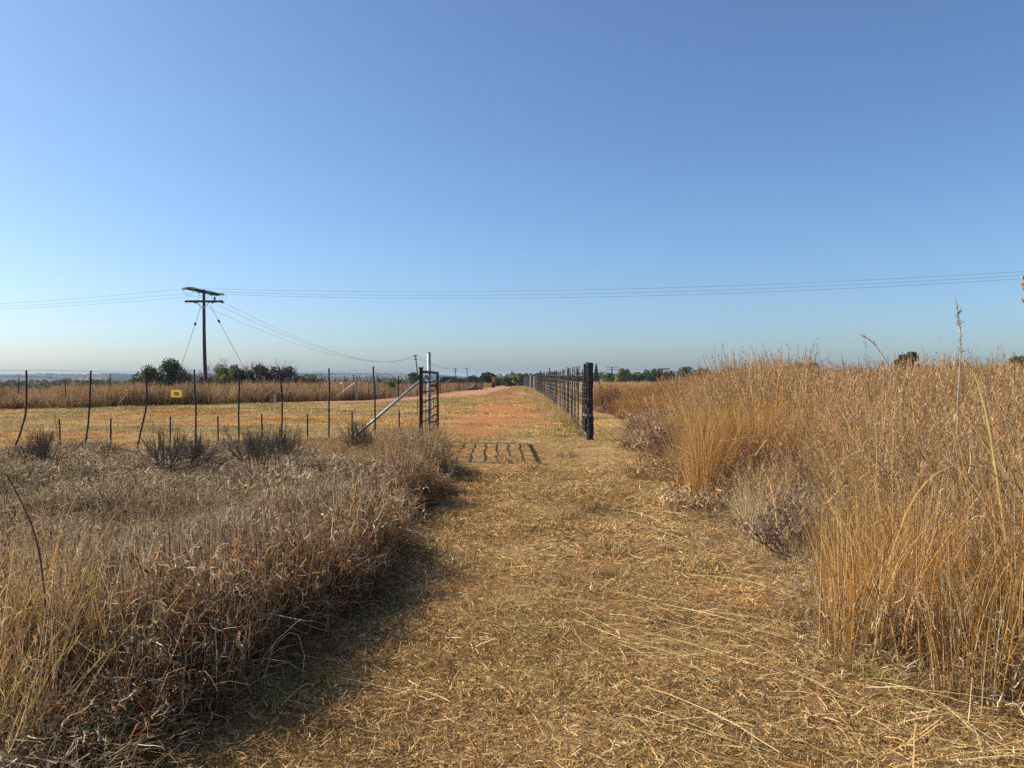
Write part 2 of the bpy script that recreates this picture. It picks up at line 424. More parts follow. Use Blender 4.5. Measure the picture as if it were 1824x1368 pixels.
def build_hills():
    az = np.radians(np.arange(-60, -1.0, 0.06)); rr = np.concatenate([np.linspace(1500, 2600, 26), np.linspace(2680, 3600, 10)])
    A, RR = np.meshgrid(az, rr)
    X = RR * np.sin(A); Y = RR * np.cos(A)
    u = sstep(1500, 2600, RR); back = sstep(3700, 2700, RR)
    ad = np.degrees(A)
    crest = np.interp(ad, [-60, -36, -33, -28, -24, -20, -15, -12, -9, -7, -5, -3, -1], [3, 2, 2, 4, 3, 6, 7, 8, 7, 4, 0, -8, -25])
    crest = crest + 3.0 * (fbm(ad * 1.3, RR * 0.001, 61) - 0.5)
    Z = -46 + (46 + crest) * u * back
    Z = Z + 2.2 * (fbm(X * .02, Y * .02, 63, 3) - 0.5) * u
    Z = Z + np.where(RR > 1650, 3.2 * sstep(.52, .75, vnoise(ad * 9, RR * .02, 65)) * (0.4 + vnoise(ad * 1.1, RR * .003, 66)), 0) * u * back
    tree = sstep(.42, .62, fbm(X * .012, Y * .012, 67))
    col = (np.array([0.16, 0.125, 0.07])[None, None] * (1 - tree[..., None]) + np.array([0.035, 0.045, 0.022])[None, None] * tree[..., None])
    n = len(az); k = len(rr); idx = np.arange(n * k).reshape(k, n)
    q = np.stack([idx[:-1, :-1], idx[:-1, 1:], idx[1:, 1:], idx[1:, :-1]], 2).reshape(-1, 4)
    b = B(); b.add(np.stack([X, Y, Z], 2).reshape(-1, 3), q, col.reshape(-1, 3))
    m, t, p = new_mat('bushveld_hill')
    at = t.nodes.new('ShaderNodeAttribute'); at.attribute_name = 'tint'; t.links.new(at.outputs['Color'], p.inputs['Base Color']); p.inputs['Roughness'].default_value = 1.0
    p.inputs['Specular IOR Level'].default_value = 0.0
    tag(b.build('hills', m, smooth=True), kind='structure')
build_hills()

# ------------------------------------------------------------------ scattered dry grass (stuff)
def pick(rng, n, cols, wts, br=0.25):
    c = np.array(cols, float)[rng.choice(len(cols), n, p=np.array(wts) / sum(wts))]
    return c * (1 + rng.normal(0, br, (n, 1))).clip(0.35, 1.7)

GREY = [(0.30, 0.215, 0.125), (0.165, 0.112, 0.064), (0.55, 0.425, 0.27), (0.072, 0.050, 0.031), (0.29, 0.18, 0.092)]
GOLD = [(0.60, 0.37, 0.13), (0.52, 0.27, 0.085), (0.68, 0.48, 0.22), (0.40, 0.19, 0.07), (0.26, 0.165, 0.08)]
TAN = [(0.54, 0.38, 0.195), (0.42, 0.275, 0.13), (0.66, 0.51, 0.30), (0.26, 0.165, 0.085), (0.38, 0.29, 0.125)]
RUST = [(0.42, 0.20, 0.085), (0.33, 0.145, 0.07), (0.50, 0.31, 0.14), (0.24, 0.12, 0.07)]
STRAW = [(0.68, 0.48, 0.235), (0.56, 0.36, 0.155), (0.78, 0.60, 0.34), (0.38, 0.23, 0.105), (0.20, 0.12, 0.06)]
LAWN = [(0.66, 0.44, 0.20), (0.58, 0.37, 0.15), (0.54, 0.41, 0.16), (0.74, 0.55, 0.30), (0.40, 0.30, 0.11)]
HEAD = [(0.42, 0.25, 0.14), (0.50, 0.33, 0.19), (0.34, 0.19, 0.12), (0.58, 0.44, 0.28)]

def disc(rng, n, r):
    a = rng.random(n) * 2 * math.pi; q = r * np.sqrt(rng.random(n))
    return np.stack([q * np.cos(a), q * np.sin(a), np.zeros(n)], 1)

def p_mat_tuft(seed, wide=1.0, n=170, r=0.20, hh=1.0, cols=GREY, wts=(4, 3, 3, 2, 2)):
    """matted, collapsed, curled dry grass"""
    rng = np.random.default_rng(seed); b = B()
    n1 = int(n * 0.6)
    b.blades(disc(rng, n1, r), rng.random(n1) * 6.28, rng.uniform(0.15, 1.35, n1), rng.uniform(0.6, 2.8, n1), rng.uniform(0.20, 0.60, n1) * (0.5 + 0.5 * hh), rng.uniform(0.0018, 0.0042, n1) * wide, 6, rng, 0.24, 0.34, pick(rng, n1, cols, wts, 0.32), clampz=0.01)
    m = int(n * 1.1)   # curled dead leaves lying over the top
    base = disc(rng, m, r * 1.1); base[:, 2] = (0.03 + 0.33 * rng.random(m) ** 0.8) * hh
    b.blades(base, rng.random(m) * 6.28, rng.uniform(0.6, 2.3, m), rng.uniform(-2.4, 2.4, m), rng.uniform(0.05, 0.19, m), rng.uniform(0.0024, 0.0050, m) * wide, 5, rng, 0.45, 0.60, pick(rng, m, cols + [(0.60, 0.47, 0.32)], tuple(wts) + (5,), 0.38), clampz=0.01)
    m = n // 22   # a few upright stems
    b.blades(disc(rng, m, r), rng.random(m) * 6.28, rng.random(m) * 0.4, rng.uniform(0, 0.4, m), rng.uniform(0.3, 0.62, m) * hh, rng.uniform(0.0016, 0.0028, m) * wide, 5, rng, 0.07, 0.1, pick(rng, m, TAN, (4, 3, 3, 2, 1), 0.25))
    return b

def p_tall(seed, wide=1.0, n=55, r=0.13, H=1.35, cols=GOLD, wts=(4, 4, 2, 3, 2), heads=0.7, leafy=1.0, lean=0.16):
    """upright thatching grass with seed heads and dead leaves"""
    rng = np.random.default_rng(seed); b = B()
    base = disc(rng, n, r); az = np.arctan2(base[:, 1], base[:, 0]) + rng.normal(0, 0.8, n)
    L = H * rng.uniform(0.55, 1.08, n)
    pos, d = b.blades(base, az, np.abs(rng.normal(0, lean, n)), rng.uniform(0.0, 0.45, n), L, rng.uniform(0.002, 0.0034, n) * wide, 7, rng, 0.035, 0.06, pick(rng, n, cols, wts, 0.22), tip=0.45)
    m = int(n * 1.6 * leafy)
    si = rng.integers(0, n, m); ki = rng.integers(1, 6, m); st = pos[si, ki]
    b.blades(st, rng.random(m) * 6.28, rng.uniform(0.2, 0.9, m), rng.uniform(0.3, 2.3, m), rng.uniform(0.12, 0.38, m), rng.uniform(0.0022, 0.0042, m) * wide ** 0.7, 6, rng, 0.18, 0.22, pick(rng, m, cols, wts, 0.3), clampz=0.01)
    m = int(n * 0.9)   # basal leaves
    b.blades(disc(rng, m, r * 1.2), rng.random(m) * 6.28, rng.uniform(0.1, 0.8, m), rng.uniform(0.5, 1.8, m), rng.uniform(0.25, 0.6, m), rng.uniform(0.0025, 0.0045, m) * wide, 6, rng, 0.2, 0.2, pick(rng, m, cols, wts, 0.3), clampz=0.01)
    hd = np.where((rng.random(n) < heads) & (L > 0.72 * H))[0]
    for i in hd:
        k = rng.integers(9, 17)
        f = rng.uniform(0.0, 1.0, k) ** 0.8
        tail = pos[i, 5:8]
        s = np.clip(f * 2, 0, 1.999); j = s.astype(int); fr = (s - j)[:, None]
        bp = tail[j] * (1 - fr) + tail[j + 1] * fr
        b.blades(bp, rng.random(k) * 6.28, rng.uniform(0.15, 0.75, k), rng.uniform(0, 0.7, k), rng.uniform(0.022, 0.055, k), rng.uniform(0.0028, 0.0055, k) * wide ** 0.45, 3, rng, 0.15, 0.2, pick(rng, k, HEAD, (4, 4, 2, 1), 0.3), wprof=(0.3, 1.0, 0.8, 0.1))
    return b

def p_fine(seed, wide=1.0, n=170, r=0.16, H=1.0, cols=GOLD, wts=(5, 3, 4, 1, 1)):
    """dense upright fine golden tussock"""
    rng = np.random.default_rng(seed); b = B()
    base = disc(rng, n, r); az = np.arctan2(base[:, 1], base[:, 0]) + rng.normal(0, 0.7, n)
    b.blades(base, az, np.abs(rng.normal(0, 0.11, n)), rng.uniform(0.0, 0.75, n), H * rng.uniform(0.5, 1.08, n), rng.uniform(0.0014, 0.0026, n) * wide, 7, rng, 0.04, 0.10, pick(rng, n, cols, wts, 0.22), tip=0.25)
    return b

def p_forb(seed, wide=1.0, H=0.55, cols=((0.13, 0.09, 0.065), (0.22, 0.16, 0.12), (0.30, 0.23, 0.18), (0.20, 0.11, 0.09)), n=16):
    """brittle grey-brown weed with many side twigs"""
    rng = np.random.default_rng(seed); b = B()
    base = disc(rng, n, 0.10)
    pos, d = b.blades(base, rng.random(n) * 6.28, rng.uniform(0.0, 0.55, n), rng.uniform(-0.1, 0.5, n), H * rng.uniform(0.6, 1.1, n), rng.uniform(0.0035, 0.006, n) * wide, 6, rng, 0.10, 0.15, pick(rng, n, cols, (3, 3, 2, 1), 0.25), tip=0.4)
    m = n * 7
    si = rng.integers(0, n, m); ki = rng.integers(2, 7, m)
    pos2, d2 = b.blades(pos[si, ki], rng.random(m) * 6.28, rng.uniform(0.3, 1.1, m), rng.uniform(-0.5, 0.5, m), H * rng.uniform(0.12, 0.38, m), rng.uniform(0.0022, 0.004, m) * wide, 4, rng, 0.15, 0.2, pick(rng, m, cols, (3, 3, 2, 1), 0.3))
    k = m * 3
    si = rng.integers(0, m, k); ki = rng.integers(1, 5, k)
    b.blades(pos2[si, ki], rng.random(k) * 6.28, rng.uniform(0.2, 1.6, k), rng.uniform(-0.5, 1.2, k), rng.uniform(0.02, 0.07, k), rng.uniform(0.003, 0.007, k) * wide, 2, rng, 0.2, 0.2, pick(rng, k, cols, (2, 3, 4, 2), 0.35), wprof=(0.4, 1.0, 0.2))
    return b

def p_straw(seed, n=120, r=0.30, wide=1.0, Lr=(0.03, 0.13)):
    """cut straw lying on mown ground"""
    rng = np.random.default_rng(seed); b = B()
    base = disc(rng, n, r); base[:, 2] = rng.uniform(0.004, 0.030, n)
    L = rng.uniform(Lr[0], Lr[1], n) * rng.uniform(0.5, 1.2, n)
    b.blades(base, rng.random(n) * 6.28, rng.normal(1.53, 0.16, n), rng.normal(0.05, 0.3, n), L, rng.uniform(0.002, 0.0042, n) * wide, 4, rng, 0.08, 0.13, pick(rng, n, STRAW, (4, 4, 1.5, 4, 4), 0.30), tip=0.6, clampz=0.002)
    m = n // 2    # stubble
    b.blades(disc(rng, m, r), rng.random(m) * 6.28, rng.uniform(0.1, 1.1, m), rng.uniform(0, 1.2, m), rng.uniform(0.02, 0.07, m), rng.uniform(0.002, 0.004, m) * wide, 3, rng, 0.2, 0.2, pick(rng, m, STRAW + [(0.30, 0.27, 0.09)], (3, 4, 1, 4, 3, 2), 0.3), clampz=0.002)
    return b

LAWN_G = [(0.42, 0.34, 0.15), (0.50, 0.40, 0.20), (0.34, 0.31, 0.12), (0.56, 0.42, 0.21), (0.28, 0.26, 0.10)]
LAWN_R = [(0.62, 0.34, 0.13), (0.54, 0.26, 0.09), (0.68, 0.43, 0.19), (0.44, 0.21, 0.08), (0.70, 0.50, 0.28)]
def lawn_idx(X, Y, rng, per):
    v = fbm(X * 0.16, Y * 0.30, 45, 4) + rng.normal(0, 0.05, len(X))
    v = v + 0.13 * sstep(2.6, 1.4, np.abs(X + 0.3)) * sstep(17, 20, Y)
    return np.where(v < 0.43, 1, np.where(v > 0.61, 2, 0)) * per + rng.integers(0, per, len(X))
def p_lawn(seed, n=130, r=0.34, wide=1.0, cols=LAWN):
    rng = np.random.default_rng(seed); b = B()
    b.blades(disc(rng, n, r), rng.random(n) * 6.28, rng.uniform(0.1, 1.2, n), rng.uniform(0, 1.2, n), rng.uniform(0.025, 0.085, n), rng.uniform(0.004, 0.007, n) * wide, 3, rng, 0.2, 0.25, pick(rng, n, cols, (4, 4, 2, 3, 1), 0.28), clampz=0.002)
    return b

def p_stalks(seed, n=7, r=0.25, L=(0.35, 0.95)):
    """long cut stalks lying flat"""
    rng = np.random.default_rng(seed); b = B()
    base = disc(rng, n, r); base[:, 2] = rng.uniform(0.01, 0.05, n)
    az = rng.normal(0, 0.35, n) + rng.integers(0, 2, n) * math.pi
    b.blades(base, az, rng.normal(1.50, 0.05, n), rng.normal(0.05, 0.07, n), rng.uniform(*L, n), rng.uniform(0.003, 0.005, n), 8, rng, 0.05, 0.07, pick(rng, n, STRAW[:3], (4, 2, 3), 0.15), tip=0.5, clampz=0.008)
    m = n * 2
    b.blades(disc(rng, m, r * 1.3) + np.array([0, 0, .02]), rng.normal(0, 0.6, m), rng.normal(1.4, 0.15, m), rng.normal(0.1, 0.4, m), rng.uniform(0.12, 0.4, m), rng.uniform(0.003, 0.005, m), 5, rng, 0.06, 0.08, pick(rng, m, STRAW, (4, 3, 3, 1, 1), 0.2), tip=0.3, clampz=0.006)
    return b

def scatter(name, label, cat, protos, X, Y, rng, scl=(0.8, 1.2), sclz=None, tilt=0.12, rz=None, kind='stuff', dz=0.0, idx=None):
    """one object: a cloud of points, each carrying one clump"""
    n = len(X)
    Z = ground_z(X, Y) - 0.01 + dz
    me = bpy.data.meshes.new(name)
    me.vertices.add(n); me.vertices.foreach_set('co', np.stack([X, Y, Z], 1).astype(np.float32).ravel())
    me.update()
    sxy = rng.uniform(*scl, n); sz = sxy if sclz is None else np.asarray(sclz) * rng.uniform(0.88, 1.12, n)
    rot = np.stack([rng.normal(0, tilt, n), rng.normal(0, tilt, n), rng.random(n) * 6.283 if rz is None else rz], 1)
    a = me.attributes.new('rot', 'FLOAT_VECTOR', 'POINT'); a.data.foreach_set('vector', rot.astype(np.float32).ravel())
    a = me.attributes.new('scl', 'FLOAT_VECTOR', 'POINT'); a.data.foreach_set('vector', np.stack([sxy, sxy, sz], 1).astype(np.float32).ravel())
    a = me.attributes.new('idx', 'INT', 'POINT'); a.data.foreach_set('value', (rng.integers(0, len(protos), n) if idx is None else idx).astype(np.int32))
    col = bpy.data.collections.new(name + '_clumps')
    for k, pb in enumerate(protos):
        mm = pb.mesh(name + '_clump', M_GRASS)
        col.objects.link(bpy.data.objects.new(name + '_clump', mm))
    o = bpy.data.objects.new(name, me); COL.objects.link(o)
    g = bpy.data.node_groups.new(name + '_scatter', 'GeometryNodeTree')
    g.interface.new_socket('Geometry', in_out='INPUT', socket_type='NodeSocketGeometry')
    g.interface.new_socket('Geometry', in_out='OUTPUT', socket_type='NodeSocketGeometry')
    ni = g.nodes.new('NodeGroupInput'); no = g.nodes.new('NodeGroupOutput')
    ci = g.nodes.new('GeometryNodeCollectionInfo'); ci.inputs['Collection'].default_value = col
    ci.inputs['Separate Children'].default_value = True; ci.inputs['Reset Children'].default_value = True
    ip = g.nodes.new('GeometryNodeInstanceOnPoints'); ip.inputs['Pick Instance'].default_value = True
    def na(nm, ty):
        x = g.nodes.new('GeometryNodeInputNamedAttribute'); x.data_type = ty; x.inputs['Name'].default_value = nm
        return x.outputs[0]
    g.links.new(ni.outputs[0], ip.inputs['Points']); g.links.new(ci.outputs[0], ip.inputs['Instance'])
    g.links.new(na('idx', 'INT'), ip.inputs['Instance Index'])
    g.links.new(na('rot', 'FLOAT_VECTOR'), ip.inputs['Rotation']); g.links.new(na('scl', 'FLOAT_VECTOR'), ip.inputs['Scale'])
    g.links.new(ip.outputs[0], no.inputs[0])
    md = o.modifiers.new('scatter', 'NODES'); md.node_group = g
    tag(o, label, cat, kind=kind)
    return o

def sample(rng, dens, y0, y1, slope=0.70, pad=0.8, x0=None, x1=None):
    """random points in the picture's wedge between two depths, dens per square metre"""
    xa = -slope * y1 - pad if x0 is None else x0; xb = slope * y1 + pad if x1 is None else x1
    n = int(dens * (xb - xa) * (y1 - y0))
    X = rng.uniform(xa, xb, n); Y = rng.uniform(y0, y1, n)
    k = np.abs(X) < slope * Y + pad
    return X[k], Y[k]

rng = np.random.default_rng(7)
# --- left: matted grey-brown grass
def left_pts(dens, y0, y1, inset=0.10):
    X, Y = sample(rng, dens, y0, y1, x1=-0.6)
    k = (X < left_edge(Y) - inset) & (Y < fence_y(X) - 0.05) & (rng.random(len(X)) < sstep(0.42, 0.50, fbm(X * 1.6, Y * 1.2, 27, 3)))
    return X[k], Y[k]
def lump(X, Y, s=21):
    return np.clip(-0.95 + 3.7 * fbm(X * 0.75, Y * 0.75, s, 4), 0.28, 1.55)
def ldepth(Y):
    return np.interp(Y, [2, 6, 9, 13, 17], [0.74, 0.76, 0.60, 0.36, 0.30])
XA, YA = left_pts(30, 1.7, 8.0)
scatter('matted_grass', 'matted grey brown dead grass covering the near ground left of the mown track', 'grass', [p_mat_tuft(100 + i, 1.45, 290, 0.32) for i in range(7)], XA, YA, rng, (0.8, 1.25), lump(XA, YA) * ldepth(YA))
XA, YA = left_pts(17, 8.0, 18.4)
scatter('matted_grass', 'matted grey brown dead grass reaching back to the wire fence on the left', 'grass', [p_mat_tuft(120 + i, 3.4, 190, 0.40) for i in range(7)], XA, YA, rng, (0.8, 1.3), lump(XA, YA) * ldepth(YA))
XA, YA = left_pts(1.2, 2.2, 18.3, 0.15)
k = rng.random(len(XA)) < 0.7 * sstep(0.45, 0.62, fbm(XA * 0.6, YA * 0.6, 23)) + 0.08
scatter('wispy_grass', 'thin upright dead stems rising from the matted grass', 'grass', [p_tall(140 + i, 1.3, 8, 0.16, 0.60, TAN, (4, 3, 3, 2, 1), 0.4, 0.7, 0.34) for i in range(6)], XA[k], YA[k], rng, (0.8, 1.2), ldepth(YA[k]) * 1.1)
XA, YA = left_pts(1.4, 2.6, 18.3, 0.12)
scatter('brittle_weed', 'brittle grey twiggy weeds scattered through the matted grass', 'weed', [p_forb(150 + i, 1.3, 0.52) for i in range(6)], XA, YA, rng, (0.7, 1.2), ldepth(YA))
# reddish tuft border on the track edge
n = 430
YA = rng.uniform(3.0, 14.2, n); XA = left_edge(YA) - rng.uniform(0.0, 0.45, n)
scatter('edge_grass', 'red brown grass leaning over the left edge of the mown track', 'grass', [p_mat_tuft(160 + i, 1.9, 95, 0.16, 1.15, RUST + GREY[:4], (2, 2, 1.5, 3, 4, 4, 2, 3)) for i in range(5)], XA, YA, rng, (0.75, 1.2), lump(XA, YA, 29) * rng.uniform(0.6, 0.95, n))
XA, YA = left_pts(1.5, 2.6, 14.0, 0.05)
k = fbm(XA * 0.7, YA * 0.7, 33, 3) > 0.47; XA, YA = XA[k], YA[k]
scatter('brown_tussock', 'separate red brown tussocks standing out of the matted grass', 'grass', [p_fine(190 + i, 2.0, 110, 0.13, 0.58, RUST + TAN[:2], (4, 3, 2, 3, 2, 3)) for i in range(5)], XA, YA, rng, (0.7, 1.25), ldepth(YA) * rng.uniform(0.75, 1.2, len(YA)), tilt=0.22)
# golden tall stems in the near left corner
n = 75
YA = rng.uniform(2.2, 3.9, n); XA = -0.7 * YA + rng.uniform(-0.3, 0.50, n) * (0.6 + 0.2 * YA)
k = (XA < left_edge(YA) - 0.28)
scatter('golden_grass', 'golden upright stems in the near left corner', 'grass', [p_tall(170 + i, 1.5, 16, 0.15, 0.80, TAN[:4] + [(0.64, 0.42, 0.16)], (3, 2, 3, 1, 5), 0.2, 0.7, 0.24) for i in range(6)], XA[k], YA[k], rng, (0.75, 1.15))
# taller tan grass in front of the gate and pole
n = 330
YA = rng.uniform(11.6, 17.6, n); XA = left_edge(np.minimum(YA, 14.6)) - rng.uniform(0.0, 2.9, n)
k = YA < fence_y(XA) - 0.2
scatter('tan_grass', 'taller tan grass in front of the open gate and white pole', 'grass', [p_tall(180 + i, 3.0, 30, 0.2, 0.52, TAN + [(0.34, 0.22, 0.13)], (4, 4, 2, 3, 1, 4), 0.5, 1.0, 0.25) for i in range(5)], XA[k], YA[k], rng, (0.75, 1.15), np.interp(912 + F * XA[k] / YA[k], [470, 640, 715, 770], [0.30, 0.40, 0.85, 1.0]))

# --- right: tall grass
def right_pts(dens, y0, y1, i0, i1):
    X, Y = sample(rng, dens, y0, y1, x0=1.0)
    e = X - right_edge(Y)
    k = (e > i0) & (e < i1)
    return X[k], Y[k]
def ramp(X, Y, a=0.15, b=1.7, lo=0.42):
    return np.interp(X - right_edge(Y), [a, b], [lo, 1.0])
def hfac(X, Y):
    az = np.degrees(np.arctan2(X, Y))
    return np.interp(az, [6, 9, 11, 13, 16, 24], [0.55, 0.58, 0.66, 0.90, 1.05, 1.09]) * (0.55 + 0.85 * fbm(X * 0.55, Y * 0.55, 71, 4))
# low fringe
XA, YA = right_pts(20, 1.8, 9.0, -0.05, 0.9)
scatter('fringe_grass', 'low grey brown fringe of collapsed grass along the near right track edge', 'grass', [p_mat_tuft(200 + i, 1.5, 240, 0.28, 0.9, GREY + [TAN[0], TAN[1]], (3, 3, 2, 2, 2, 3, 2)) for i in range(6)], XA, YA, rng, (0.7, 1.15), lump(XA, YA, 73) * np.interp(XA - right_edge(YA), [0, 0.5], [0.45, 1.0]))
XA, YA = right_pts(11, 9.0, 34.0, -0.05, 0.9)
scatter('fringe_grass', 'low brown fringe of collapsed grass along the far right track edge', 'grass', [p_mat_tuft(210 + i, 3.4, 170, 0.34, 1.0, GREY + RUST[:2], (3, 3, 2, 2, 2, 2, 1)) for i in range(6)], XA, YA, rng, (0.8, 1.3), lump(XA, YA, 75))
# undergrowth behind
XA, YA = right_pts(11, 2.0, 12.0, 0.7, 30)
scatter('undergrowth', 'grey brown undergrowth beneath the tall grass on the right', 'undergrowth', [p_mat_tuft(220 + i, 2.2, 180, 0.38, 1.2, GREY, (3, 4, 2, 3, 2)) for i in range(5)] + [p_forb(228 + i, 1.3, 0.65) for i in range(3)], XA, YA, rng, (0.8, 1.3))
# tall mixed grass
XA, YA = right_pts(8, 3.2, 10.0, 0.45, 30)
hf = hfac(XA, YA) * ramp(XA, YA)
scatter('tall_grass', 'tall tan seeding grass standing nearest on the right', 'grass', [p_tall(240 + i, 1.6, 72, 0.26, 1.42, TAN + GOLD[:2], (3, 3, 2, 2, 2, 3, 2), 0.6, 1.1, 0.20) for i in range(8)], XA, YA, rng, (0.85, 1.15), hf)
XA, YA = right_pts(5.5, 10.0, 22.0, 0.25, 40)
hf = hfac(XA, YA) * ramp(XA, YA)
scatter('tall_grass', 'tall golden seeding grass filling the middle of the right field', 'grass', [p_tall(260 + i, 3.0, 75, 0.36, 1.45, GOLD + TAN[:3], (2, 2, 3, 1, 2, 4, 3, 3), 0.7, 0.9, 0.18) for i in range(8)], XA, YA, rng, (0.9, 1.25), hf)
XA, YA = right_pts(2.2, 22.0, 46.0, 0.2, 60)
hf = hfac(XA, YA)
scatter('tall_grass', 'tall red gold seeding grass at the back of the right field', 'grass', [p_tall(280 + i, 6.0, 75, 0.55, 1.48, GOLD + RUST[:2], (4, 3, 2, 2, 2, 2, 2), 0.8, 0.8, 0.18) for i in range(6)], XA, YA, rng, (0.9, 1.3), hf)
# other growth mixed through it
XA, YA = right_pts(3.6, 4.6, 17.0, 0.3, 30)
k = fbm(XA * 0.5, YA * 0.5, 76, 3) > 0.46; XA, YA = XA[k], YA[k]
scatter('pale_grass', 'pale soft fine grass clouds among the tall grass on the right', 'grass', [p_fine(290 + i, 2.2, 150, 0.26, 1.12, TAN + [(0.60, 0.50, 0.34)], (3, 2, 4, 1, 1, 4)) for i in range(5)], XA, YA, rng, (0.85, 1.2), hfac(XA, YA) * ramp(XA, YA), tilt=0.16)
XA, YA = right_pts(0.9, 4.2, 26.0, 0.9, 40)
scatter('seed_stems', 'single tall seeding stems sticking out above the right grass', 'grass', [p_tall(294 + i, 1.9, 7, 0.20, 1.72, TAN + RUST[:2], (4, 3, 2, 2, 1, 3, 2), 0.95, 0.8, 0.16) for i in range(6)], XA, YA, rng, (0.8, 1.15), rng.uniform(0.82, 1.12, len(XA)))
def p_lean(seed):
    r_ = np.random.default_rng(seed); b = B(); n = 3
    b.blades(disc(r_, n, 0.1), r_.random(n) * 6.28, r_.uniform(0.35, 1.05, n), r_.uniform(-0.1, 0.5, n), r_.uniform(1.0, 1.75, n), r_.uniform(0.006, 0.010, n), 8, r_, 0.05, 0.05, pick(r_, n, [(0.58, 0.42, 0.19), (0.50, 0.34, 0.15), (0.64, 0.52, 0.30), (0.34, 0.22, 0.12)], (3, 3, 2, 1), .15), tip=0.35)
    return b
XA, YA = right_pts(1.3, 3.6, 12.0, 0.6, 20)
scatter('leaning_stems', 'thick pale stems leaning across the grass on the right', 'grass', [p_lean(600 + i) for i in range(8)], XA, YA, rng, (0.7, 1.1))
XA, YA = right_pts(1.8, 3.8, 12.0, 0.5, 20)
k = fbm(XA * 0.5, YA * 0.5, 78, 3) > 0.48; XA, YA = XA[k], YA[k]
scatter('brittle_weed', 'tall brittle dark weeds growing through the right grass', 'weed', [p_forb(610 + i, 1.4, 0.95, n=12) for i in range(5)], XA, YA, rng, (0.7, 1.2))
# golden tussock wall, and orange stems near
def cluster(pa, pb, da, db, n):
    D = rng.uniform(da, db, n); return px(rng.uniform(pa, pb, n), D), D
XA, YA = cluster(1235, 1580, 9.3, 12.6, 150)
scatter('golden_tussock', 'dense fine golden tussock grass standing as a wall right of the track', 'grass', [p_fine(300 + i, 2.6, 130, 0.20, 1.12, GOLD + [TAN[0]], (4, 5, 3, 2, 1, 3)) for i in range(6)], XA, YA, rng, (0.85, 1.15), tilt=0.07)
XA, YA = cluster(1490, 1640, 4.1, 5.6, 28); X2, Y2 = cluster(1640, 1900, 3.7, 5.0, 44)
scatter('orange_grass', 'orange upright grass stems standing close on the right', 'grass', [p_fine(310 + i, 1.7, 44, 0.17, 0.88, [(0.58, 0.31, 0.10), (0.46, 0.21, 0.07), (0.64, 0.42, 0.18), (0.28, 0.16, 0.075), (0.66, 0.50, 0.27)], (4, 3, 3, 2, 2)) for i in range(6)], np.concatenate([XA, X2]), np.concatenate([YA, Y2]), rng, (0.85, 1.2), tilt=0.08)
XA, YA = cluster(1060, 1190, 33.0, 40.0, 90)
scatter('red_grass', 'red gold grass clumps just right of the black gate post', 'grass', [p_fine(320 + i, 4.0, 110, 0.36, 0.98, RUST + [GOLD[0]], (4, 2, 4, 2, 4)) for i in range(4)], XA, YA, rng, (0.9, 1.3), tilt=0.1)

# --- mown track
def track_pts(dens, y0, y1):
    X, Y = sample(rng, dens, y0, y1, x0=-2.2, x1=4.2)
    k = (X > left_edge(Y) - 0.35) & (X < right_edge(Y) + 0.45)
    return thin_by_soil(X[k], Y[k], rng, 0.9)
XA, YA = track_pts(19, 2.2, 6.5)
scatter('cut_straw', 'cut straw littering the near mown track', 'straw', [p_straw(400 + i, 260, 0.42, 1.15) for i in range(6)] + [p_straw(410 + i, 560, 0.42, 1.1, (0.015, 0.075)) for i in range(6)], XA, YA, rng, (0.8, 1.2), tilt=0.03)
XA, YA = track_pts(12, 6.5, 13.0)
scatter('cut_straw', 'cut straw littering the middle of the mown track', 'straw', [p_straw(420 + i, 180, 0.46, 2.2) for i in range(4)] + [p_straw(430 + i, 330, 0.46, 2.0, (0.02, 0.09)) for i in range(4)], XA, YA, rng, (0.8, 1.2), tilt=0.03)
XA, YA = track_pts(5.5, 13.0, 22.0)
scatter('cut_straw', 'cut straw littering the track by the open gate', 'straw', [p_straw(440 + i, 190, 0.55, 3.2) for i in range(5)], XA, YA, rng, (0.8, 1.2), np.full(len(XA), 0.5), tilt=0.015)
XA, YA = track_pts(1.5, 5.5, 15.0)
scatter('trodden_thatch', 'flat trodden mats of old thatch on the mown track', 'thatch', [p_mat_tuft(450 + i, 1.6, 150, 0.20, 0.16, STRAW, (3, 4, 2, 4, 2)) for i in range(6)], XA, YA, rng, (0.5, 1.3), rng.uniform(0.5, 1.1, len(XA)), tilt=0.04)
n = 110
YA = rng.uniform(2.4, 8.5, n); XA = np.minimum(right_edge(YA), 2.3) - np.abs(rng.normal(0, 0.7, n)) + 0.35
n2 = 16
Y2 = rng.uniform(2.4, 9, n2); X2 = rng.uniform(-0.6, 1.3, n2)
XA = np.concatenate([XA, X2]); YA = np.concatenate([YA, Y2])
scatter('cut_stalks', 'long pale cut stalks lying along the right side of the mown track', 'straw', [p_stalks(460 + i) for i in range(8)], XA, YA, rng, (0.7, 1.1), tilt=0.03, rz=rng.normal(-0.75, 0.45, len(XA)))

# --- lawn behind the fence and on to the road
X, Y = sample(rng, 3.5, 14.5, 30.0); k = (Y > fence_y(X)) & (X < 3.2); XA, YA = thin_by_soil(X[k], Y[k], rng, 1.2)
scatter('lawn_grass', 'short dry yellow grass on the mown ground just behind the fence', 'grass', [p_lawn(500 + i, 230, 0.55, 2.4, (LAWN, LAWN_G, LAWN_R)[i // 3]) for i in range(9)], XA, YA, rng, (0.8, 1.3), 0.5 + 1.0 * fbm(XA, YA, 81), tilt=0.04, idx=lawn_idx(XA, YA, rng, 3))
X, Y = sample(rng, 2.0, 30.0, 62.0)
ry = np.interp(X, [p[0] for p in ROAD], [p[1] for p in ROAD])
rx = np.interp(Y, [p[1] for p in ROAD], [p[0] for p in ROAD])
k = (X < 2.3) & ((Y < ry - 2.0) | (X > rx + 2.1)) & ((Y < strip_y(X)) | (X > -9.5)); XA, YA = thin_by_soil(X[k], Y[k], rng, 1.15)
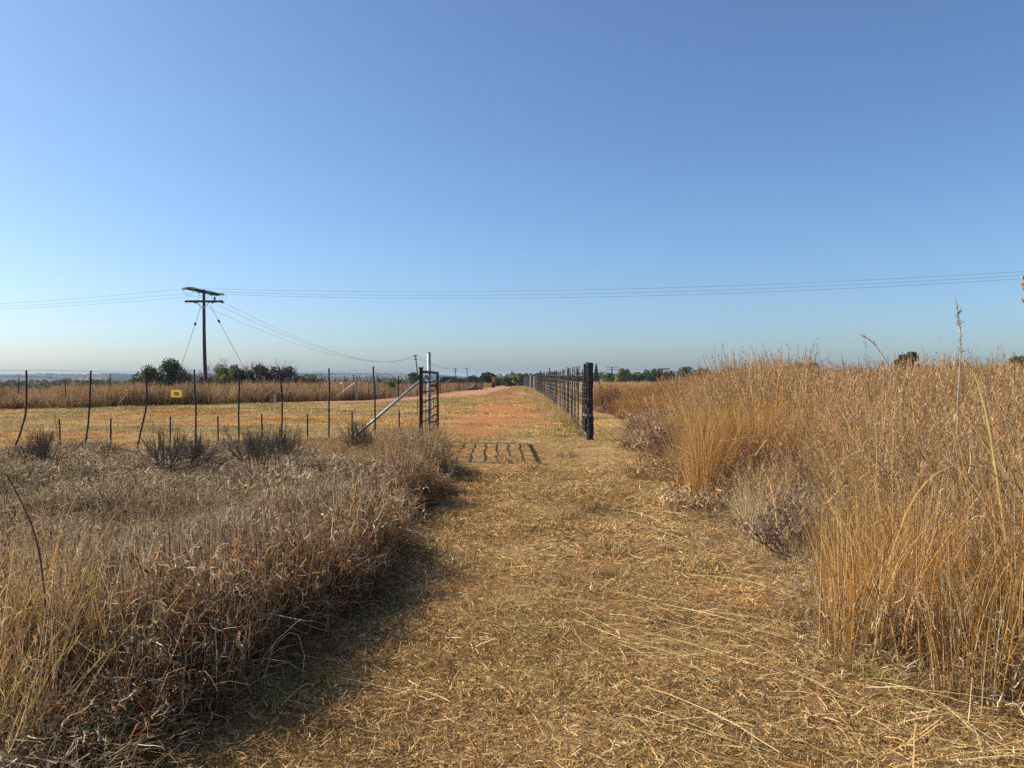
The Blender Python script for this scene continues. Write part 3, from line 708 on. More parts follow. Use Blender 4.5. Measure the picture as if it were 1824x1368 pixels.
scatter('lawn_grass', 'short dry yellow grass reaching back to the dirt road', 'grass', [p_lawn(510 + i, 200, 0.8, 4.5, (LAWN, LAWN_G, LAWN_R)[i // 3]) for i in range(9)], XA, YA, rng, (0.9, 1.4), 0.5 + 1.3 * fbm(XA, YA, 83), tilt=0.04, idx=lawn_idx(XA, YA, rng, 3))
# verge tufts along the right fence, road edges
n = 420
YA = 25 + 92 * rng.random(n) ** 1.2; XA = rf_x(YA) - 0.05 - np.abs(rng.normal(0, 0.40, n))
n2 = 260
Y2 = 56 + 90 * rng.random(n2) ** 1.2; X2 = np.interp(Y2, [p[1] for p in ROAD], [p[0] for p in ROAD]) + 2.4 + np.abs(rng.normal(0, 0.9, n2))
XA = np.concatenate([XA, X2]); YA = np.concatenate([YA, Y2])
scatter('verge_grass', 'tan grass tufts along the foot of the right fence', 'grass', [p_fine(520 + i, 4.0, 45, 0.3, 0.30, TAN + GOLD[:1], (4, 3, 4, 1, 1, 3)) for i in range(4)], XA, YA, rng, (0.7, 1.3), tilt=0.15)
# --- unmown strip left behind the lawn
X, Y = sample(rng, 4, 28, 62, x1=-8.0)
k = (Y > strip_y(X)) & (Y < strip_y(X) + 13) & ((X < -9.9) | (Y > 60)); XA, YA = X[k], Y[k]
scatter('strip_grass', 'unmown red brown grass strip behind the lawn on the left', 'grass', [p_tall(540 + i, 6.5, 75, 0.5, 0.98, TAN + GREY[:3] + RUST[:3], (4, 3, 3, 2, 2, 3, 2, 2, 2, 1, 2), 0.5, 1.3, 0.30) for i in range(6)], XA, YA, rng, (0.9, 1.3), 0.35 + 1.25 * fbm(XA * .55, YA * .55, 85))
# far verge left of the road, beyond the far fence
n = 900
YA = 50 + 100 * rng.random(n) ** 1.3
XA = np.interp(YA, [p[1] for p in ROAD], [p[0] for p in ROAD]) - 2.6 - np.abs(rng.normal(0, 3.2, n)) - 0.4
scatter('strip_grass', 'tan brown grass beyond the dirt road under the far fence', 'grass', [p_fine(560 + i, 6.0, 60, 0.45, 0.75, TAN + RUST[:2], (4, 4, 2, 3, 1, 3, 2)) for i in range(4)], XA, YA, rng, (0.8, 1.3), tilt=0.15)
# open field right of the right fence
X, Y = sample(rng, 1.6, 46, 120, x0=3.5); k = (X < 90); XA, YA = X[k], Y[k]
scatter('field_grass', 'pale open grass field beyond the tall grass on the right', 'grass', [p_fine(580 + i, 8.0, 60, 0.6, 0.75, TAN + GOLD[:2], (4, 3, 3, 1, 1, 2, 2)) for i in range(4)], XA, YA, rng, (0.8, 1.4), tilt=0.15)

# ------------------------------------------------------------------ open gate, white pole, near fence
def fence_d(p):             # depth of the near fence line under a picture column
    k = (p - 912.0) / F
    sl = (FB[1] - FA[1]) / (FB[0] - FA[0])
    return (FA[1] - sl * FA[0]) / (1 - sl * k)

def jpoly(p, q, k, rng, amp):
    t = np.linspace(0, 1, k)[:, None]
    v = np.array(p, float) * (1 - t) + np.array(q, float) * t
    v[1:-1] += rng.normal(0, amp, (k - 2, 3))
    return v

rng = np.random.default_rng(99)
NX, NY, FX, FY = -1.69, 14.3, -1.745, 18.1
gate = thing('farm_gate', (FX, FY, gz(FX, FY)), 'rusty dark steel farm gate swung open beside the white pole', 'gate')
b = B(); b.box((NX, NY, 0.93), (0.060, 0.070, 1.60)); b.box((NX, NY, 1.735), (0.085, 0.09, 0.02)); b.build('stile', M_RUST, gate)
b = B(); b.box((FX, FY, 0.87), (0.042, 0.055, 1.58)); b.build('stile', M_RUST, gate)
for k, z in enumerate([1.66, 1.47, 1.28, 1.09, 0.90, 0.71, 0.50, 0.25]):
    b = B(); r = 0.030 if k == 0 else 0.0145
    P = jpoly((NX, NY + 0.05, z), (FX, FY - 0.04, z - (0.015 if k == 0 else 0.0)), 9, rng, 0.012 if k else 0.004)
    P[:, 2] -= 0.02 * np.sin(np.linspace(0, math.pi, 9)) * (k > 0)
    b.tube(P, r, 8); b.build('rail', M_RUST, gate)
for t in (0.16, 0.38, 0.62, 0.82):
    b = B(); x, y = NX + (FX - NX) * t, NY + (FY - NY) * t
    b.tube(jpoly((x + .02, y, 0.24), (x + .02, y, 1.63), 5, rng, 0.006), 0.006, 6); b.build('upright', M_RUST, gate)
for z in (0.5, 1.35):
    b = B(); b.box((FX - 0.10, FY + 0.03, z), (0.16, 0.05, 0.05)); b.tube([(FX - 0.05, FY + 0.05, z - 0.06), (FX - 0.05, FY + 0.05, z + 0.06)], 0.02, 8); b.build('hinge', M_RUST, gate)
b = B()   # loop of chain on the free end
for k in range(9):
    z = 1.18 - 0.035 * k; b.tube([(NX - 0.06 + 0.012 * (k % 2), NY - 0.05, z), (NX - 0.06 - 0.012 * (k % 2), NY - 0.055, z - 0.045)], 0.006, 6)
b.build('chain', M_RUST, gate)

PX, PY = -1.99, 18.5
pole = thing('strainer_pole', (PX, PY, gz(PX, PY)), 'tall white galvanised pole with a slanting brace at the open gate', 'pole')
b = B(); b.tube([(PX, PY, gz(PX, PY) - 0.2), (PX, PY, 1.2), (PX - 0.01, PY, 2.13)], 0.046, 16); b.build('pipe', M_GALV, pole, smooth=True)
b = B(); b.tube([(PX - 0.01, PY, 2.13), (PX - 0.01, PY, 2.15)], 0.050, 16); b.build('cap', M_GALV, pole)
bd = fence_d(625); b = B()
b.tube([(px(622, bd), bd, pz(786, bd)), (PX - 0.05, PY, 1.60)], 0.035, 12); b.build('brace', M_GALV, pole, smooth=True)
for z in (1.52, 1.1, 0.7, 0.3):
    b = B(); b.tube([(PX, PY, z - 0.012), (PX, PY, z + 0.012)], 0.052, 12); b.build('band', M_STEEL, pole)

nf = thing('wire_fence', (-6.0, fence_y(-6.0).item(), gz(-6, 16.4)), 'low wire fence with bent thin steel droppers left of the white pole', 'fence')
TALL = [((47, 660), (48, 735), (22, 808)), ((162, 660), (158, 750), (149, 800)), ((260, 658), (262, 720), (243, 800)), ((346, 658), (349, 740), (348, 797)),
        ((426, 660), (425, 730), (425, 792)), ((497, 655), (502, 690), (503, 765), (497, 786)), ((586, 656), (587, 700), (585, 778)), ((665, 653), (668, 700), (668, 760))]
SHORT = [((105, 746), (107, 797)), ((197, 745), (196, 797)), ((303, 742), (302, 797)), ((388, 740), (388, 797)), ((466, 738), (467, 792)), ((547, 737), (548, 796)), ((627, 733), (628, 784)), ((711, 731), (711, 776))]
for line in TALL + SHORT:
    d = fence_d(line[0][0]); b = B()
    P = np.array([(px(p, d), d, pz(q, d)) for p, q in line]); P[-1, 2] = min(P[-1, 2], gz(P[-1, 0], d) - 0.02)
    t = np.linspace(0, len(P) - 1, 10); P = np.stack([np.interp(t, np.arange(len(P)), P[:, k]) for k in range(3)], 1)
    for _ in range(2): P[1:-1] = 0.25 * P[:-2] + 0.5 * P[1:-1] + 0.25 * P[2:]
    P[1:-1] += rng.normal(0, 0.003, (8, 3))
    b.tube(P, 0.019 if len(line) > 2 else 0.017, 6); b.build('dropper', M_STEEL, nf)
for z in (1.68, 1.46, 1.16, 0.86, 0.70, 0.52, 0.34, 0.18):
    b = B(); X = np.linspace(-11.4, PX, 40); Y = fence_y(X)
    b.tube(np.stack([X, Y - 0.02, z + 0.015 * np.sin(X * 2.1 + z * 9)], 1), 0.0036 if z > 0.8 else 0.0030, 4); b.build('wire', M_WIRE, nf)

sd = fence_d(314) - 0.05
sg = thing('warning_sign', (px(314, sd), sd, pz(701, sd)), 'small yellow warning sign with black marks hung on the near fence wires', 'sign')
fx = np.array([1, (FB[1] - FA[1]) / (FB[0] - FA[0]), 0]); fx /= np.linalg.norm(fx); fn = np.array([-0.42, -0.90, 0.0]); fn /= np.linalg.norm(fn); fx = np.array([-fn[1], fn[0], 0.0])
c0 = np.array([px(314, sd), sd, pz(701, sd)])
b = B(); b.box(c0, (0.31, 0.008, 0.155), fx); b.build('plate', M_YELLOW, sg)
b = B()
b.box(c0 + fn * 0.0055 + np.array([0, 0, 0.026]), (0.125, 0.003, 0.010), fx)
b.box(c0 + fn * 0.0055 + np.array([0, 0, -0.030]) + fx * 0.012, (0.115, 0.003, 0.011), fx)
b.box(c0 + fn * 0.0055 - fx * 0.052 + np.array([0, 0, -.002]), (0.030, 0.003, 0.042), fx)
b.box(c0 + fn * 0.0055 + fx * 0.058 + np.array([0, 0, 0.002]), (0.026, 0.003, 0.034), fx)
for q0, q1 in (((-0.038, 0.010), (0.006, -0.006)), ((0.000, 0.012), (0.044, -0.014))):
    m = (np.array(q0) + np.array(q1)) / 2; dv = np.array(q1) - np.array(q0); L = np.linalg.norm(dv); ax = fx * dv[0] / L + np.array([0, 0, 1]) * dv[1] / L
    b.box(c0 + fn * 0.0075 + fx * m[0] + np.array([0, 0, m[1]]), (L, 0.003, 0.011), ax, np.cross(ax, fn))
b.build('lettering', M_BLACK, sg)
for sx in (-0.1, 0.1):
    b = B(); b.tube([c0 + fx * sx + np.array([0, 0, 0.06]) + fn * 0.006, c0 + fx * sx + np.array([0, 0, 0.075]) - fn * 0.03], 0.003, 4); b.build('tie', M_WIRE, sg)

# ------------------------------------------------------------------ right fence
def rf_x(y): return np.interp(y, [19, 32, 60, 80, 130, 230], [1.90, 2.15, 2.25, 2.40, 2.40, 2.30])
ep = thing('gate_post', (1.885, 19.0, gz(1.885, 19)), 'thick blackened wooden gate post at the start of the right fence', 'post')
b = B(); zz = np.linspace(gz(1.9, 19) - 0.25, 1.90, 30)
b.tube(np.stack([1.925 - 0.010 * zz + rng.normal(0, .004, 30), 19.0 + rng.normal(0, .004, 30), zz], 1), 0.093 + 0.006 * np.sin(zz * 5) + rng.normal(0, .004, 30), 16); b.build('post', M_POST, ep)
b = B(); zz = np.linspace(0.2, 1.88, 8); b.tube(np.stack([1.805 - 0.012 * zz, 18.97 + 0 * zz, zz], 1), 0.022, 8); b.build('side_stake', M_POST, ep)
for z in (0.62, 0.645, 0.60, 1.30, 1.02):
    b = B(); a = np.linspace(0, 2 * math.pi, 19)
    b.tube(np.stack([1.90 + 0.125 * np.cos(a) - 0.02, 18.99 + 0.112 * np.sin(a), z + 0.015 * np.sin(a + z * 30)], 1), 0.0055 if z < 0.7 else 0.003, 5, cap=False); b.build('wire_tie', M_WIRE, ep)
rf = thing('dropper_fence', (2.0, 20.0, gz(2, 20)), 'long fence of close dark droppers running away from the black gate post', 'fence')
far = B()
for i in range(240):
    y = 19.9 + i * 0.8 + 0.0006 * i * i + rng.normal(0, 0.06)
    x = float(rf_x(y)) + rng.normal(0, 0.015); g = gz(x, y); h = 1.83 + rng.normal(0, 0.055) - 0.12 * (rng.random() < .12)
    big = i in (10, 31, 52, 75, 101, 140)
    b = B() if i < 95 else far
    r = 0.030 if big else rng.choice([0.013, 0.016, 0.020]) + 0.00010 * i
    b.tube([(x + rng.normal(0, .012), y, g - 0.1), (x, y, g + 0.8), (x + rng.normal(0, .02), y + rng.normal(0, .03), g + h + (0.1 if big else 0))], r, 6)
    if i < 95: b.build('dropper', M_STEEL, rf)
tag(far.build('far_dropper', M_STEEL, rf), kind='stuff')
for z in (0.08, 0.22, 0.38, 0.55, 0.74, 0.95, 1.16, 1.38, 1.60, 1.78):
    b = B(); Y = np.concatenate([[18.95], np.linspace(20, 215, 110)]); X = rf_x(Y); X[0] = 1.83
    b.tube(np.stack([X, Y, ground_z(X, Y) + z + 0.01 * np.sin(Y * 1.7 + z * 5)], 1), 0.0042 + 0.00005 * Y, 4); b.build('wire', M_WIRE, rf)
for p, y0, top, base, nm, lab in ((944.5, 97, 668, 700, 'fence_pole', 'farther of two white poles standing along the right fence'), (951.5, 82, 670, 694, 'fence_pole', 'nearer shorter white pole beside the yellow board on the right fence')):
    x = px(p, y0); b = B(); b.tube([(x, y0, gz(x, y0) - 0.1), (x + 0.02, y0, pz(top, y0))], 0.055, 8)
    tag(b.build(nm, M_WHITE, None, (x, y0, gz(x, y0))), lab, 'pole', 'white poles along the right fence')
x = px(957, 74); yb = thing('marker_board', (x, 74, gz(x, 74)), 'yellow brown board on a post standing in the line of the right fence', 'board')
b = B(); b.box((x, 74, gz(x, 74) + 1.02), (0.30, 0.03, 1.25)); b.build('board', pmat('ochre_board', (0.42, 0.25, 0.05), (0.55, 0.34, 0.08), 6, 0.7), yb)
b = B(); b.tube([(x, 74.06, gz(x, 74) - 0.1), (x, 74.06, gz(x, 74) + 1.72)], 0.05, 8); b.build('post', M_POST, yb)

# ------------------------------------------------------------------ far fence along the dirt road
def road_x(y): return np.interp(y, [p[1] for p in ROAD], [p[0] for p in ROAD])
FFP = np.array([(-9.5, 47.0), (-7.9, 56.0), (-6.5, 66.0), (-5.6, 80.0), (-5.0, 105.0), (-4.6, 128.0)])
ff = thing('game_fence', (-9.5, 47.0, gz(-9.5, 47)), 'far fence of dark droppers with outward leaning tops along the dirt road', 'fence')
cp = B(); g = gz(-9.5, 47); cp.tube([(-9.5, 47, g - 0.1), (-9.5, 47, 1.52)], 0.075, 10); cp.build('corner_post', M_CONC, ff)
cp = B(); cp.tube([(-9.66, 46.97, g), (-9.66, 46.97, 1.55)], 0.02, 6); cp.build('insulator_rod', M_STEEL, ff)
for k in range(9):
    b = B(); z = g + 0.25 + 0.165 * k; b.tube([(-9.72, 46.93, z), (-9.60, 46.93, z)], 0.022, 6); b.build('insulator', M_BLACK, ff)
b = B(); b.tube([(-11.0, 46.4, gz(-11, 46.4)), (-9.58, 46.95, 1.12)], 0.045, 8); b.build('brace', pmat('faded_green_pipe', (0.42, 0.46, 0.34), (0.60, 0.62, 0.52), 10, 0.6), ff)
for i in range(80):
    y = 47.9 + i * 1.0
    x = float(np.interp(y, FFP[:, 1], FFP[:, 0])) + rng.normal(0, .02); g = gz(x, y); h = 1.45 + rng.normal(0, .05)
    b = B(); big = i % 13 == 7; r = 0.05 if big else 0.017
    b.tube([(x, y, g - 0.1), (x, y, g + 0.6 * h), (x - 0.02, y, g + 0.88 * h), (x - 0.16, y - 0.02, g + h + 0.12)] if not big else [(x, y, g - .1), (x, y, g + h * .5), (x, y, g + h + .05)], r, 6)
    b.build('dropper', M_STEEL if not big else M_POST, ff)
for z in (0.15, 0.4, 0.65, 0.9, 1.15, 1.4):
    b = B(); Y = np.linspace(47, 127, 60); X = np.interp(Y, FFP[:, 1], FFP[:, 0]); b.tube(np.stack([X, Y, ground_z(X, Y) + z], 1), 0.005, 4); b.build('wire', M_WIRE, ff)
sfn = thing('strip_fence', (-18.0, strip_y(-18.0).item() + 2.5, gz(-18, 43)), 'sparse dark posts of a wire fence standing in the unmown grass strip', 'fence')
for i in range(17):
    x = -10.6 - 1.45 * i; y = float(strip_y(x)) + 2.0; g = gz(x, y); h = 1.42 + rng.normal(0, .10)
    b = B(); b.tube([(x, y, g - .1), (x + rng.normal(0, .03), y, g + h * .5), (x + rng.normal(0, .06), y, g + h)], 0.024, 6); b.build('dropper', M_STEEL, sfn)
for z in (0.5, 0.9, 1.3):
    b = B(); X = np.linspace(-9.5, -34, 30); Y = strip_y(X) + 2.0; Y[0] = 47; b.tube(np.stack([X, Y, ground_z(X, Y) + z], 1), 0.005, 4); b.build('wire', M_WIRE, sfn)
d = 46.2; x = px(608, d); s2 = thing('warning_sign', (x, d, pz(682, d)), 'tiny yellow warning sign on the far fence beside its corner post', 'sign')
b = B(); b.box((x, d, pz(682, d)), (0.22, 0.01, 0.13), (0.83, -0.55, 0)); b.build('plate', M_YELLOW, s2)
b = B(); b.box((x - .005, d - 0.008, pz(682, d)), (0.11, 0.004, 0.035), (0.83, -0.55, 0)); b.build('lettering', M_BLACK, s2)
b = B(); b.tube([(x, d + .02, gz(x, d)), (x, d + .02, pz(679, d))], 0.014, 6); b.build('dropper', M_STEEL, s2)

d = 43.0
for p, w, top, m, lab in ((483.3, 0.15, 700, M_WOODG, 'weathered brown plank post standing at the edge of the strip grass'), (489.5, 0.16, 701.5, M_CONC, 'pale grey concrete marker standing beside the brown plank post')):
    x = px(p, d); b = B(); g = gz(x, d); zt = pz(top, d)
    b.box((x, d, (g + zt) / 2 - 0.05), (w, 0.10, zt - g + 0.1), (1, 0.1, 0), (0.03, 0, 1)); b.box((x + .01, d, zt + 0.012), (w * 0.8, 0.07, 0.03), (1, 0.1, 0))
    tag(b.build('marker_post', m, None, (x, d, g)), lab, 'marker post', 'two marker posts by the strip grass')

# heap, notice board, stump by the road
d = 92.0; xc = px(847, d) - 0.25; heap = B(); r2 = np.random.default_rng(5)
for k in range(46):
    u = r2.normal(0, 0.55); v = r2.normal(0, 0.4); hmax = max(0.05, 0.75 - 0.55 * abs(u) - 0.5 * abs(v)); z0 = gz(xc + u, d + v) + r2.random() * hmax
    dirv = np.array([r2.normal(), r2.normal() * .6, r2.normal() * .35]); dirv /= np.linalg.norm(dirv); L = r2.uniform(.15, .5)
    c = np.array([xc + u, d + v, z0 + .05])
    heap.tube([c - dirv * L / 2, c + r2.normal(0, .03, 3), c + dirv * L / 2], np.array([.09, .12, .07]) * r2.uniform(.6, 1.4), 6)
tag(heap.build('rubble_heap', M_LOG, None, (xc, d, gz(xc, d))), 'brown heap of logs and rubble left of the dirt road', 'heap')
d = 126.0; x = px(879, d); g = gz(x, d); nb = thing('notice_board', (x, d, g), 'orange notice board on a dark base where the dirt road ends', 'notice board')
b = B(); b.box((x, d, pz(676, d)), (0.56, 0.06, 0.95)); b.build('panel', M_ORANGE, nb)
b = B(); zt = pz(681.5, d); b.box((x, d + .05, (g + zt) / 2 - .02), (0.50, 0.30, zt - g)); b.box((x, d - 0.12, g + .1), (0.62, 0.1, 0.2)); b.build('base', M_POST, nb)
d = 124.0; x = px(910, d); b = B(); g = gz(x, d); b.tube([(x, d, g - .1), (x, d, g + .3), (x + .02, d, g + .52)], [.10, .085, .075], 10)
tag(b.build('stump', M_POST, None, (x, d, g)), 'short dark stump standing alone past the end of the dirt road', 'stump')

# rusty pen gate in the right field
d = 60.0; xa, xb = px(1172, d), px(1192, d); g = gz(xa, d); pg = thing('pen_gate', ((xa + xb) / 2, d, g), 'rusty barred gate between two dark posts out in the right field', 'gate')
b = B(); b.tube([(xa, d, g - .1), (xa, d, pz(664.5, d))], 0.085, 8); b.build('post', M_POST, pg)
b = B(); b.tube([(xb + .1, d, g - .1), (xb + .1, d, pz(660.5, d))], 0.075, 8); b.build('post', M_POST, pg)
M_RB = pmat('red_rust', (0.20, 0.075, 0.035), (0.34, 0.14, 0.07), 9, 0.8)
for z in (1.62, 1.2, 0.8, 0.4):
    b = B(); b.box(((xa + xb) / 2 + .05, d - .03, g + 0.42 + z + 0.05), (xb - xa, 0.05, 0.09), (1, 0, 0.04)); b.build('rail', M_RB, pg)
for k in range(6):
    b = B(); x = xa + (xb - xa) * (k + .7) / 6.4; b.box((x, d, g + 1.25), (0.04, 0.02, 1.5)); b.build('bar', M_RB, pg)
x = px(1205, d); b = B(); b.tube([(x, d, g - .1), (x, d, pz(663, d))], 0.09, 8)
tag(b.build('pale_post', M_CONC, None, (x, d, g)), 'pale post standing right of the rusty pen gate', 'post')

# ------------------------------------------------------------------ power lines
UX, UY = px(365, 62), 62.0
UG = gz(UX, UY); UT = pz(517, UY)
up = thing('utility_pole', (UX, UY, UG), 'tall dark wooden power pole with crossed arms and guy wires', 'utility pole')
b = B(); zz = np.linspace(UG - 0.3, UT + 0.05, 14); lean = np.interp(zz, [UG, UT], [0.12, -0.10]) + 0.05 * np.sin((zz - UG) / (UT - UG) * math.pi * 1.3) * -1
b.tube(np.stack([UX + lean, UY + 0 * zz, zz], 1), np.linspace(0.165, 0.105, 14), 12); b.build('pole', M_POLE, up, smooth=True)
tx = UX - 0.10
ad = np.array([0.5, 0.87, -0.085]); ad /= np.linalg.norm(ad); an = np.array([0.87, -0.5, 0])
z1 = pz(519.5, UY); zl = pz(537, UY)
for sd_ in (-1, 1):
    b = B(); b.box(np.array([tx, UY, z1]) + an * 0.15 * sd_, (3.0, 0.13, 0.19), ad); b.build('upper_arm', M_POLE, up)
for sd_ in (-1, 1):
    b = B(); b.box((tx + 0.05 + .06 * sd_, UY + 0.16 * sd_, zl + 0.02 * sd_), (2.80, 0.11, 0.16)); b.build('lower_arm', M_POLE, up)
for sx in (-1, 1):
    b = B(); b.tube([(tx + 0.02, UY - 0.14, zl - 0.62), (tx + 0.02 + sx * 0.52, UY - 0.14, zl - 0.08)], 0.03, 6); b.build('arm_brace', M_GALV, up)
def insul(p, dirv, k=3, r=0.105):
    b = B(); dirv = np.array(dirv, float); dirv /= np.linalg.norm(dirv); p = np.array(p, float)
    pts = []; rad = []
    for i in range(k):
        t = 0.10 + i * 0.13
        pts += [p + dirv * t, p + dirv * (t + .01), p + dirv * (t + .05), p + dirv * (t + .09)]; rad += [.025, r, r * .8, .025]
    b.tube([p] + pts + [p + dirv * (0.10 + k * .13 + .04)], [.02] + rad + [.02], 8); b.build('insulator', M_GLASS, up)
    return p + dirv * (0.10 + k * .13)
LD = np.array([0.97, -0.24, 0.0])
ends_r, ends_l = [], []
for t in (-1.35, 0.15, 1.35):
    p0 = np.array([tx, UY, z1 + 0.02]) + ad * t
    ends_r.append(insul(p0 + an * 0.2, LD + np.array([0, 0, -.08]))); ends_l.append(insul(p0 - an * 0.2, -LD + np.array([0, 0, -.05])))
low = [insul((tx + dx, UY + 0.2, zl), (0, 1, -.05), 3) for dx in (-0.85, 0.55, 1.35)]
b = B(); b.tube([(tx + .92, UY, zl + .08), (tx + .92, UY, zl + .2), (tx + .92, UY, zl + .32)], [.03, .09, .03], 8); b.box((tx + .92, UY, zl + .34), (.22, .05, .05)); b.build('pin_insulator', M_BLACK, up)
for e, f in zip(ends_r, ends_l):
    b = B(); t = np.linspace(0, 1, 12)[:, None]; P = f * (1 - t) + e * t; P[:, 2] -= 0.55 * np.sin(t[:, 0] * math.pi); b.tube(P, 0.012, 5); b.build('jumper', M_CABLE, up)
for e, f in zip(ends_r, low):
    b = B(); t = np.linspace(0, 1, 10)[:, None]; P = e * (1 - t) + f * t; P[:, 0] += 0.2 * np.sin(t[:, 0] * math.pi); b.tube(P, 0.010, 5); b.build('jumper', M_CABLE, up)
for (q0, ins, foot, dd) in (((358, 549), (350, 576), (303, 702), -1.5), ((376, 545), (389, 570), (462, 694), 1.0)):
    top = np.array([px(q0[0], UY), UY - 0.05, pz(q0[1], UY)]); ft = np.array([px(foot[0], UY + dd), UY + dd, 0]); ft[2] = gz(ft[0], ft[1])
    b = B(); b.tube([top, ft], 0.017, 6); gw = b.build('guy_wire', M_CABLE, up)
    t = (ins[1] - q0[1]) / (foot[1] - q0[1]); c = top * (1 - t) + ft * t; dv = (ft - top) / np.linalg.norm(ft - top)
    b = B(); b.tube([c - dv * .14, c - dv * .07, c + dv * .07, c + dv * .14], [.04, .09, .09, .04], 8); b.build('guy_insulator', M_BLACK, gw)

def wire(p, q, sag, lab, group, r=0.0078, k=48, r2=None):
    t = np.linspace(0, 1, k)[:, None]; P = np.array(p) * (1 - t) + np.array(q) * t; P[:, 2] -= 4 * sag * (t * (1 - t))[:, 0]
    b = B(); b.tube(P, np.linspace(r, r if r2 is None else r2, k), 5); tag(b.build('overhead_wire', M_CABLE, None, tuple(p)), lab, 'wire', group)
QD = np.array([0.97, -0.24, 0.0]) * 84
for e, off, nm in zip(ends_r, (-1.3, 0.0, 1.3), ('upper', 'middle', 'lower')):
    q = np.array([UX, UY, 0]) + QD + ad * off * 0.9; q[2] = EYE + 7.75 + {'upper': .0, 'middle': 0, 'lower': -.0}[nm]
    wire(e, q, 1.42 + 0.05 * off, nm + ' of the three wires running right from the pole top', 'wires running right from the pole')
for e, off, nm in zip(ends_l, (-1.3, 0.0, 1.3), ('upper', 'middle', 'lower')):
    q = np.array([UX, UY, 0]) - QD * 0.6 + ad * off; q[2] = EYE + 6.6
    wire(e, q, 0.75, nm + ' of the three wires running left from the pole top', 'wires running left from the pole')

def small_pole(x, y, zt, lab, arms=2, w=1.6, r=0.11, mat=None, lean=0.0):
    g = gz(x, y); o = thing('line_pole', (x, y, g), lab, 'utility pole', 'small far power poles')
    b = B(); b.tube([(x - lean, y, g - .2), (x - lean * .5, y, (g + zt) / 2), (x, y, zt)], [r * 1.25, r, r * .85], 8); b.build('pole', mat or M_POLE, o)
    for k in range(arms):
        b = B(); b.box((x, y - 0.12, zt - 0.25 - 0.95 * k), (w, 0.14, 0.17)); b.build('arm', mat or M_POLE, o)
        for sx in (-.45, 0, .45):
            b = B(); b.tube([(x + sx * w, y - .12, zt - .2 - .95 * k), (x + sx * w, y - .12, zt - .08 - .95 * k), (x + sx * w, y - .12, zt + .02 - .95 * k)], [.04, .08, .03], 6); b.build('insulator', M_GLASS, o)
    return o
p2 = (px(740, 200), 200.0, pz(632, 200)); small_pole(*p2, 'slim dark power pole just above the end of the near gate', 2, 1.0, 0.16, None, -0.9)
p3 = (px(811, 330), 330.0, pz(655.5, 330)); small_pole(*p3, 'far power pole left of the two beyond the rubble heap', 2, 1.6, 0.2)
p4 = (px(831, 400), 400.0, pz(655.5, 400)); small_pole(*p4, 'thin leaning far power pole above the rubble heap', 1, 1.8, 0.22, None, -1.2)
small_pole(px(847.5, 560), 560.0, pz(659, 560), 'pale white far pole above the dark roadside trees', 1, 1.6, 0.5, M_WHITE)
small_pole(px(1090, 320), 320.0, pz(653, 320), 'far power pole with two crossarms right of the dark pine', 2, 5.0, 0.28)
small_pole(px(937, 420), 420.0, pz(664, 420), 'faint far pole behind the trees at the end of the right fence', 1, 2.6, 0.25)
for f, dx, nm in zip(low, (-.4, 0, .4), ('left', 'middle', 'right')):
    wire(f, (p2[0] + dx, p2[1], p2[2] - 0.2), 3.0, nm + ' wire sagging from the lower pole arm to the slim far pole', 'wires sagging to the slim far pole', 0.0078, 48, 0.018)
for dx, nm in ((-.4, 'left'), (.4, 'right')):
    wire((p2[0] + dx, p2[1], p2[2] - .2), (p3[0] + dx, p3[1], p3[2] - .2), 1.2, nm + ' wire between the slim far pole and the next pole', 'wires between far poles', 0.022, 24, 0.03)

# ------------------------------------------------------------------ trees and shrubs
GREEN_D = [(0.040, 0.058, 0.022), (0.055, 0.075, 0.028), (0.028, 0.042, 0.018), (0.075, 0.090, 0.035)]
GREEN_O = [(0.085, 0.100, 0.030), (0.115, 0.125, 0.040), (0.060, 0.078, 0.026), (0.15, 0.14, 0.05)]
GREYB = [(0.10, 0.085, 0.065), (0.15, 0.125, 0.095), (0.07, 0.062, 0.045), (0.09, 0.09, 0.045)]

def twig_tree(b, p, d, L, r, depth, rng, spread=0.55, up=0.15, nb=3, bend=0.12):
    k = 4; pts = [np.array(p, float)]; d = np.array(d, float)
    for i in range(k):
        d = d + rng.normal(0, 0.12, 3) + np.array([0, 0, up * 0.25]); d /= np.linalg.norm(d); pts.append(pts[-1] + d * L / k)
    b.tube(pts, np.linspace(r, r * 0.6, k + 1), 4 if depth < 2 else 6, cap=False)
    if depth == 0: return
    for i in range(nb + int(rng.random() < .5)):
        t = rng.uniform(0.35, 1.0); j = min(int(t * k), k - 1); q = pts[j] + (pts[j + 1] - pts[j]) * (t * k - j)
        nd = d + rng.normal(0, spread, 3) + np.array([0, 0, up]); nd /= np.linalg.norm(nd)
        twig_tree(b, q, nd, L * rng.uniform(0.5, 0.8), r * 0.55, depth - 1, rng, spread, up, nb)

